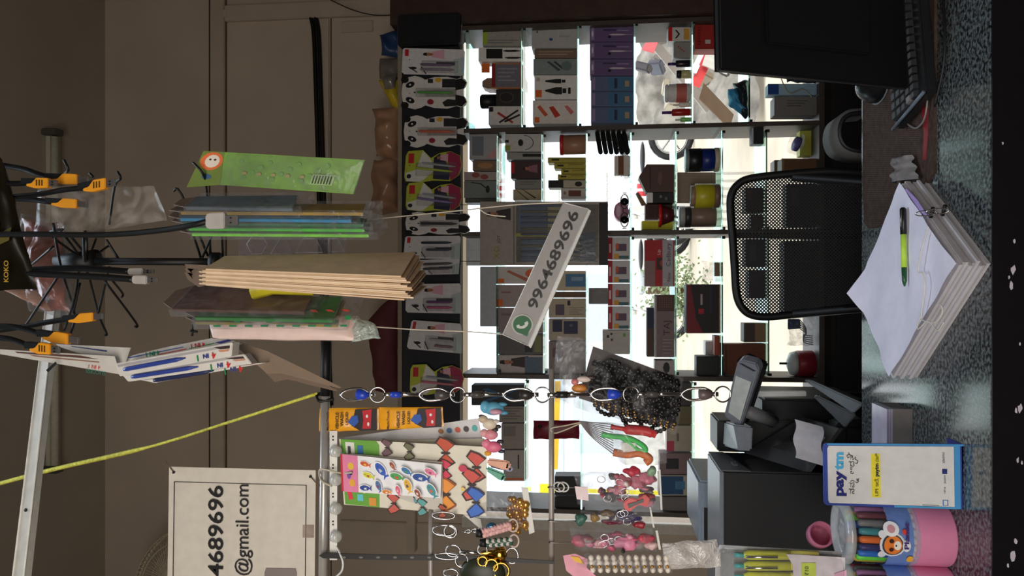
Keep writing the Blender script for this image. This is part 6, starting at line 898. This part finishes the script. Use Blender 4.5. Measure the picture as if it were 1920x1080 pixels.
def edge_pack(x0, x1, y, wid, yaw, d, lab, c, t=.004, flare=0, nm='stationery_pack', cat='stationery', film=True, grp=None, extra=None):
    """thin pack seen nearly edge-on: turned about the vertical"""
    A = W(x0, y, d); B = W(x1, y + flare, d); M = Matrix.Rotation(R(yaw), 3, 'Z'); r = M @ V((1, 0, 0)); n = M @ V((0, -1, 0)); o = thing(nm, lab, cat, B, grp); h = wid / 2
    pts = [A - r * h * .8, A + r * h * .8, B + r * h + V((0, 0, .01)), B - r * h]; MB().prism(pts, n, t).build('backing_card', mat('pack_card', c, .4, var=.18, scale=30), o, bevel=.0004)
    if film: MB().prism([A - r * h + n * .003, A + r * h + n * .003, B + r * h * 1.05 + n * .003 - V((0, 0, .012)), B - r * h * 1.05 + n * .003 - V((0, 0, .012))], n, t + .006).build('film', THIN, o)
    MB().prism([A - r * h * .4 + V((0, 0, .02)), A + r * h * .4 + V((0, 0, .02)), A + r * h * .8, A - r * h * .8], n, .001).build('header_tab', mat('header_tab', (110, 92, 80), .6), o)
    if extra: extra(o, A, B, r, n, h)
    return o
for k, (x0, x1, y, c, yaw, lab) in enumerate([(360, 560, 378, (96, 110, 120), 62, 'slim grey-blue pack with clear sleeve, nearest the green pack'), (352, 690, 390, (160, 130, 50), 70, 'mustard edged stationery pack in the fanned group'), (350, 668, 399, (40, 140, 190), 62, 'blue and green picture pack in the fanned group'), (356, 690, 409, (16, 110, 60), 66, 'dark green stationery pack in the fanned group'), (366, 692, 419, (70, 190, 50), 68, 'bright green pack in the fanned group'), (372, 700, 429, (130, 214, 70), 68, 'leftmost lime green pack of the fanned group')]): edge_pack(x0, x1, y, .046, yaw, .93 + .004 * k, lab, c, grp='fanned stationery packs')
def stencil(r, q, pl):
    f = quadmap(q)
    for o_ in ([(.08, .5), (.13, .2), (.22, .2), (.27, .5), (.22, .85), (.13, .85)], [(.3, .85), (.42, .1), (.5, .85)], [(.53, .8), (.6, .3), (.72, .3), (.78, .8)], el(.4, .0, .07, .2, 12), [(.84, .3), (.92, .3), (.98, .75), (.84, .75)], el(.86, .02, .07, .18, 12)):
        MB().tube([pl.at(*f(a, max(0, b)), .001) for a, b in o_], .0006, 5, True).build('cutout_edge', mat('bright_edge', (190, 186, 190), .2), r)
    for i in range(24): MB().tube([pl.at(*f(.06 + i * .037, .98), .001), pl.at(*f(.06 + i * .037, .9 if i % 4 else .86), .001)], .0003, 4).build('scale_mark', BLACK, r)
card('stencil_ruler', 'clear shape stencil ruler hanging beside the black pole', 'ruler', (447, 432, 650, 484), 1.06, (150, 140, 150), (), t=.0015, extra=stencil, bname='stencil_plate', mat_=clear('stencil_clear', fac=.22, bump=.1, body=(160, 150, 160)))
# brown paper sheets bundle
t = thing('paper_bag_bundle', 'thick bundle of tan paper envelopes hanging from the rack', 'envelopes', W(780, 520, .9)); rr = random.Random(8)
for k in range(13):
    y_ = 494 + k * 4.7; xb = 770 + (k % 4) * 5 + rr.uniform(-2, 2) + (6 if k > 4 else 0); M = Matrix.Rotation(R(70 + k), 3, 'Z'); r_ = M @ V((1, 0, 0)); n_ = M @ V((0, -1, 0)); A = W(400 - (k % 3) * 6, 494 + k * 2.9, .90 + .004 * k); B = W(xb, y_, .90 + .004 * k)
    MB().prism([A - r_ * .02, A + r_ * .03, B + r_ * .045 + V((0, 0, .004)), B - r_ * .045], n_, .0018).build('envelope', mat('tan_paper_%d' % (k % 3), [(214, 184, 150), (196, 164, 130), (226, 200, 170)][k % 3], .6, var=.1, scale=50), t)
for k in range(3): p = Pl(370, 505 + k * 12, .95); MB().prism([p.at(*q_) for q_ in [(346, 495 + k * 8), (400, 498 + k * 8), (408, 515 + k * 8), (372, 522 + k * 8), (352, 508 + k * 8)]], p.n, .001).build('header_flap', mat('flap_brown', (112, 94, 80), .6), t)
edge_pack(345, 590, 556, .08, 62, .95, 'brown pack with a yellow handled brush inside', (92, 66, 56), extra=lambda o, A, B, r, n, h: MB().tube([A + (B - A) * .55 + n * .008, A + (B - A) * .7 + n * .012, A + (B - A) * 1.0 + n * .008], [.012, .008, .006]).build('brush_handle', mat('yellow_handle', (190, 176, 40), .4), o))
for k, (y_, c, lab) in enumerate([(577, (40, 120, 50), 'green edged pack beside the brush pack'), (585, (150, 130, 40), 'olive pack between green and pink-white packs')]): edge_pack(385, 640 + k * 8, y_, .07, 66, .94 + k * .008, lab, c)
pq_ = [(395, 592), (690, 588), (694, 640), (400, 636)]; pl = Pl(540, 615, .93, 35); t = thing('printed_packet', 'pink and white packet printed with rows of green marks, silver crimped end', 'packet', pl.at(700, 618)); pillow([(390, 596), (672, 592), (676, 640), (400, 634)], pl, .012, .0015, 20, 3, 25).build('pouch', mat('pink_white_pack', (226, 200, 192), .3, var=.06), t)
pr = []
for i in range(9): pr += [((190, 70, 60), [(.04 + i * .11, .03), (.08 + i * .11, .03), (.1 + i * .11, .12), (.06 + i * .11, .12)]), ((50, 150, 90), rc(.06 + i * .11, .3 + .12 * (i % 2), .1 + i * .11, .44 + .12 * (i % 2))), ((60, 150, 100), rc(.02 + i * .11, .66, .07 + i * .11, .74))]
prints(t, [(400, 594), (668, 592), (672, 638), (404, 634)], pl, pr, .0135); pillow([(655, 588), (700, 606), (715, 634), (660, 640)], pl, .006, .004, 16, 5, 120).build('crimped_end', clear('foil_film', fac=.55, bump=1, body=(190, 204, 196), scale=120), t)
MB().prism([pl.at(*p) for p in [(330, 590), (392, 585), (396, 600)]], pl.n, .001).build('header_tab', mat('header_tab', (110, 92, 80), .6), t)
# clear bags at the top
t = thing('clear_bag', 'empty clear plastic bag hanging beside the yellow-plugged cables', 'bag', W(305, 400, .95)); pillow([(70, 352), (290, 345), (312, 415), (60, 450)], Pl(180, 390, .97), .012, .006, 24, 31, 25).build('film', clear('clear_bag_film', fac=.05, bump=.8, body=(200, 190, 180), vary=.4, scale=22), t)
t = thing('red_bag', 'crumpled clear bag of brown-red sachets near the top edge', 'bag', W(125, 500, 1.02)); pillow([(40, 405), (110, 420), (128, 590), (55, 570)], Pl(90, 490, 1.03), .02, .01, 22, 33, 45).build('film', mat('red_brown_sachets', (156, 100, 88), .2, var=.35, scale=60, bump=.6), t); pillow([(35, 400), (118, 418), (135, 600), (50, 580)], Pl(90, 490, 1.01), .022, .008, 22, 34, 45).build('outer_film', THIN, t)
pl = Pl(30, 430, .88); t = thing('black_packet', 'black and gold sachet hanging at the top edge of the view', 'packet', pl.at(70, 500)); pillow([(-40, 240), (5, 300), (70, 540), (-60, 548)], pl, .012, .004, 20, 35, 30).build('pouch', mat('black_gold_film', (24, 20, 10), .25, var=.6, scale=14), t)
text(t, 'KOKO', pl, 34, 530, 9, (176, 140, 50), fit=40, bold=.02, off=.016); prints(t, rect(0, 420, 40, 500), pl, [((92, 84, 30), [(.2, .3), (.95, .1), (.85, .4), (.4, .5)]), ((190, 150, 60), rc(.3, .0, .4, .1))], .015)
t = thing('brown_film', 'thin brownish film trailing under the black and gold sachet', 'plastic film', W(60, 580, 1.0)); pillow([(0, 540), (70, 545), (98, 585), (40, 560)], Pl(50, 560, 1.0), .003, .003, 14, 36, 40).build('film', mat('brown_trail', (150, 116, 100), .3, var=.2), t)
# cables ----------------------------------------------------------------------------
YB = mat('plug_yellow', (236, 160, 40), .4, var=.03); MET = mat('plug_metal', (150, 146, 144), .3, .8)
def usbplug(x0, x1, y, hw, d, lab, path, style='y', ang=0, face=True):
    """plug body from x0 to x1 px (tip at x1)"""
    pl = Pl(x0, y, d); t = thing('usb_cable', lab, 'cable', pl.at(x1, y)); s = math.tan(R(ang)); L_ = x1 - x0; at = lambda x, dy, o=0: pl.at(x, y + (x - x0) * s + dy, o)
    if style == 'y':
        MB().prism([at(x0 + L_ * .1, -hw * .6, .004), at(x0 + L_ * .4, -hw, .004), at(x0 + L_ * .74, -hw, .004), at(x0 + L_ * .74, hw * .8, .004), at(x0 + L_ * .3, hw, .004), at(x0 + L_ * .0, hw * .6, .004)], pl.n, .008).build('yellow_shell', YB, t, bevel=.0008)
        MB().prism([at(x0 - L_ * .15, -hw * .8, .005), at(x0 + L_ * .35, -hw * .9, .005), at(x0 + L_ * .2, hw * .1, .005), at(x0 - L_ * .15, hw * .4, .005)], pl.n, .01).build('strain_relief', DARK, t, bevel=.0008)
        MB().prism([at(x0 + L_ * .74, -hw * .7, .0025), at(x1, -hw * .7, .0025), at(x1, hw * .5, .0025), at(x0 + L_ * .74, hw * .5, .0025)], pl.n, .0045).build('connector', MET, t, bevel=.0004); cn = [c_ for c_ in t.children if c_.name.startswith('connector')][0]
        if face:
            for dy in (-hw * .3, hw * .2): MB().prism([at(x0 + L_ * .84, dy - 1.2, .0031), at(x0 + L_ * .9, dy - 1.2, .0031), at(x0 + L_ * .9, dy + 1.2, .0031), at(x0 + L_ * .84, dy + 1.2, .0031)], pl.n, .0005).build('connector_hole', BLACK, cn)
            for i in range(3): MB().prism([at(x0 + L_ * (.36 + .09 * i), -hw * .6, .0047), at(x0 + L_ * (.4 + .09 * i), -hw * .6, .0047), at(x0 + L_ * (.4 + .09 * i), hw * .5, .0047), at(x0 + L_ * (.36 + .09 * i), hw * .5, .0047)], pl.n, .0005).build('print', P((90, 60, 20)), t)
    else:
        MB().prism([at(x0, -hw * .7, .004), at(x0 + L_ * .1, -hw, .004), at(x0 + L_ * .6, -hw, .004), at(x0 + L_ * .6, hw, .004), at(x0 + L_ * .1, hw, .004), at(x0, hw * .7, .004)], pl.n, .008).build('grey_shell', mat('plug_grey', (176, 170, 166), .4), t, bevel=.001); cn = MB().prism([at(x0 + L_ * .6, -hw * .6, .0025), at(x1, -hw * .6, .0025), at(x1, hw * .6, .0025), at(x0 + L_ * .6, hw * .6, .0025)], pl.n, .0045).build('connector', MET, t, bevel=.0004)
        for dy in (-hw * .3, hw * .3): MB().prism([at(x0 + L_ * .76, dy - 1.5, .0031), at(x0 + L_ * .82, dy - 1.5, .0031), at(x0 + L_ * .82, dy + 1.5, .0031), at(x0 + L_ * .76, dy + 1.5, .0031)], pl.n, .0005).build('connector_hole', BLACK, cn)
    MB().tube(curve([W(*p) for p in path] + [pl.at(x0, y)]), .0034 if style != 'c' else .004, 8).build('lead', RUBBER, t); return t
usbplug(52, 108, 343, 10, .88, 'yellow-shelled usb plug nearest the top edge, right group', [(-20, 338, .88), (20, 344, .88)], ang=2)
usbplug(98, 165, 334, 10, .9, 'yellow-shelled usb plug edge-on in the middle of the right group', [(-20, 306, .9), (40, 316, .9), (70, 326, .9)], ang=4, face=False)
usbplug(158, 216, 352, 11, .88, 'yellow-shelled usb plug hanging lowest in the right group', [(-20, 372, .9), (60, 366, .89), (120, 356, .88)], ang=-9)
usbplug(98, 164, 379, 9, .92, 'yellow-shelled plug under the right group beside the clear bag', [(-20, 375, .92), (40, 373, .92)], ang=5, face=False)
usbplug(388, 447, 415, 15, .84, 'grey usb plug on a long black lead in front of the green packs', [(-20, 440, .86), (60, 439, .86), (200, 440, .86), (300, 432, .85), (360, 422, .84)], 'g', ang=-2)
usbplug(242, 289, 509, 6, .9, 'upper of two grey type-c plugs beside the pole', [(40, 507, .9), (140, 503, .9), (200, 506, .9)], 'c'); usbplug(250, 297, 524, 8, .88, 'lower of two grey type-c plugs beside the pole', [(40, 512, .88), (120, 516, .88), (200, 520, .88)], 'c', ang=2)
usbplug(130, 194, 598, 9, .9, 'yellow-shelled plug highest in the left group', [(-20, 622, .9), (50, 612, .9), (90, 604, .9)], ang=-4, face=False); usbplug(82, 148, 628, 11, .88, 'yellow-shelled plug in the middle of the left group', [(-20, 612, .88), (20, 612, .88), (50, 618, .88)], ang=10, face=False); usbplug(58, 112, 650, 11, .86, 'yellow-shelled plug lowest in the left group over the pen card', [(-20, 632, .86), (20, 636, .86)], ang=8)
# 4 IN 1 pen cartons and cards ------------------------------------------------------------
def fourin(r, pl, x, y, h, off=.002, ang=-10):
    text(r, '4', pl, x, y, h, (206, 50, 50), ang=ang, bold=.03, off=off); text(r, 'IN', pl, x - 2, y - h * 1.0, h * .65, (50, 60, 140), ang=ang, bold=.02, off=off); text(r, '1', pl, x - 4, y - h * 2.2, h, (30, 140, 80), ang=ang, bold=.03, off=off)
WH = (216, 212, 206)
def txtv(r, pl, s, x, y, h, rgb, ang, off=.002, fit=None, bold=.02): text(r, s, pl, x, y, h, rgb, ang=ang, off=off, fit=fit, bold=bold)
def carton4(q, d, lab, t_, pens_col=(50, 70, 150)):
    def ex(r, q, pl):
        f = quadmap(q); a0 = pl.at(*f(.2, .5)); a1 = pl.at(*f(.8, .5)); v = a1 - a0; an = math.degrees(math.atan2(v.z, v.x))
        for (s_, aa, c) in (('4', .86, (206, 50, 50)), ('IN', .8, (50, 60, 140)), ('1', .72, (30, 140, 80))): text(r, s_, pl, *f(aa, .5), 11 if s_ != 'IN' else 8, c, ang=an + 180, off=.002, bold=.03)
        pen(r, q, pl, .06, .55, .6, .52, .0029, pens_col, 'printed_pen_relief', off=.0012)
    return card('pen_carton', lab, 'pen carton', q, d, WH, [((170, 166, 168), rc(.02, .12, .98, .3)), ((60, 40, 36), [(.84, .1), (.98, .2), (.98, .4), (.9, .35)]), ((200, 140, 110), [(.88, .4), (.98, .45), (.97, .6), (.9, .55)])], t=t_, outline=None, extra=ex, bname='box_body', bevel=.0008, group='4 in 1 pen cartons')
carton4([(215, 682), (436, 642), (434, 668), (224, 706)], .93, 'foremost 4 in 1 pen carton, open top with a dark blue pen shown', .02)
carton4([(226, 700), (458, 664), (472, 682), (240, 716)], .95, 'second 4 in 1 pen carton just below the foremost', .018)
carton4([(260, 712), (470, 682), (500, 680), (290, 718)], .965, 'third 4 in 1 pen carton behind, lowest of the three', .014, (40, 50, 90))
card('pen_card', 'curved white 4 in 1 header card rising behind the pen cartons', 'pen card', [(212, 668), (420, 632), (455, 645), (222, 684)], .975, (220, 216, 210), [((60, 90, 170), [(.1, .4), (.6, .25), (.6, .33), (.12, .5)]), ((206, 60, 60), [(.35, .6), (.6, .5), (.6, .58), (.36, .68)]), ((50, 150, 90), [(.62, .52), (.85, .4), (.85, .48), (.62, .6)]), ((70, 70, 160), [(.86, .4), (.99, .3), (.99, .5), (.88, .6)])], t=.001, outline=[(0, .6), (.2, .2), (.5, 0), (.9, -.1), (1, .2), (1, 1), (0, 1)], extra=lambda r, q, pl: (text(r, '4 IN 1', pl, 385, 641, 8, (206, 50, 50), ang=99, off=.002, bold=.02), text(r, '4 IN 1', pl, 300, 657, 8, (30, 140, 80), ang=99, off=.002, bold=.02)))
card('pen_card', 'white pen card with brown pen print hanging below the left yellow plugs', 'pen card', [(0, 655), (215, 668), (225, 702), (0, 664)], .95, (206, 202, 194), [((90, 60, 50), [(.13, .2), (.7, .1), (.85, .25), (.15, .4)]), ((150, 110, 90), [(.25, .45), (.85, .4), (.85, .47), (.3, .6)])], t=.001, extra=lambda r, q, pl: (text(r, 'SUCCESS', pl, 200, 697, 7, (40, 130, 110), ang=82, off=.002, fit=None), text(r, '4 IN 1', pl, 190, 686, 7, (206, 50, 50), ang=84, off=.002)))
card('pen_card', 'second white pen card with a slim blue pen behind the yellow plugs', 'pen card', [(105, 645), (245, 652), (232, 690), (110, 650)], .965, (200, 196, 190), [((50, 60, 110), [(.2, .2), (.7, .25), (.7, .35), (.22, .3)])], t=.001)
def flapcard(q, d, lab, c): card('backing_card', lab, 'card', q, d, c, (), t=.0012, yaw=30, outline=[(0, 0), (.35, .02), (1, .5), (.97, .56), (.3, .75), (0, 1)])
flapcard([(425, 634), (640, 700), (640, 752), (500, 700)], .97, 'brown backing card pointing down under the pen cartons, front one', (150, 130, 112)); flapcard([(440, 640), (630, 712), (636, 752), (515, 716)], .985, 'brown backing card pointing down under the pen cartons, rear one', (136, 116, 100))
card('tape_scrap', 'scrap of black tape on the pen card above the bar', 'tape', [(86, 694), (104, 678), (106, 682), (90, 698)], .935, (24, 24, 22), (), t=.0006)
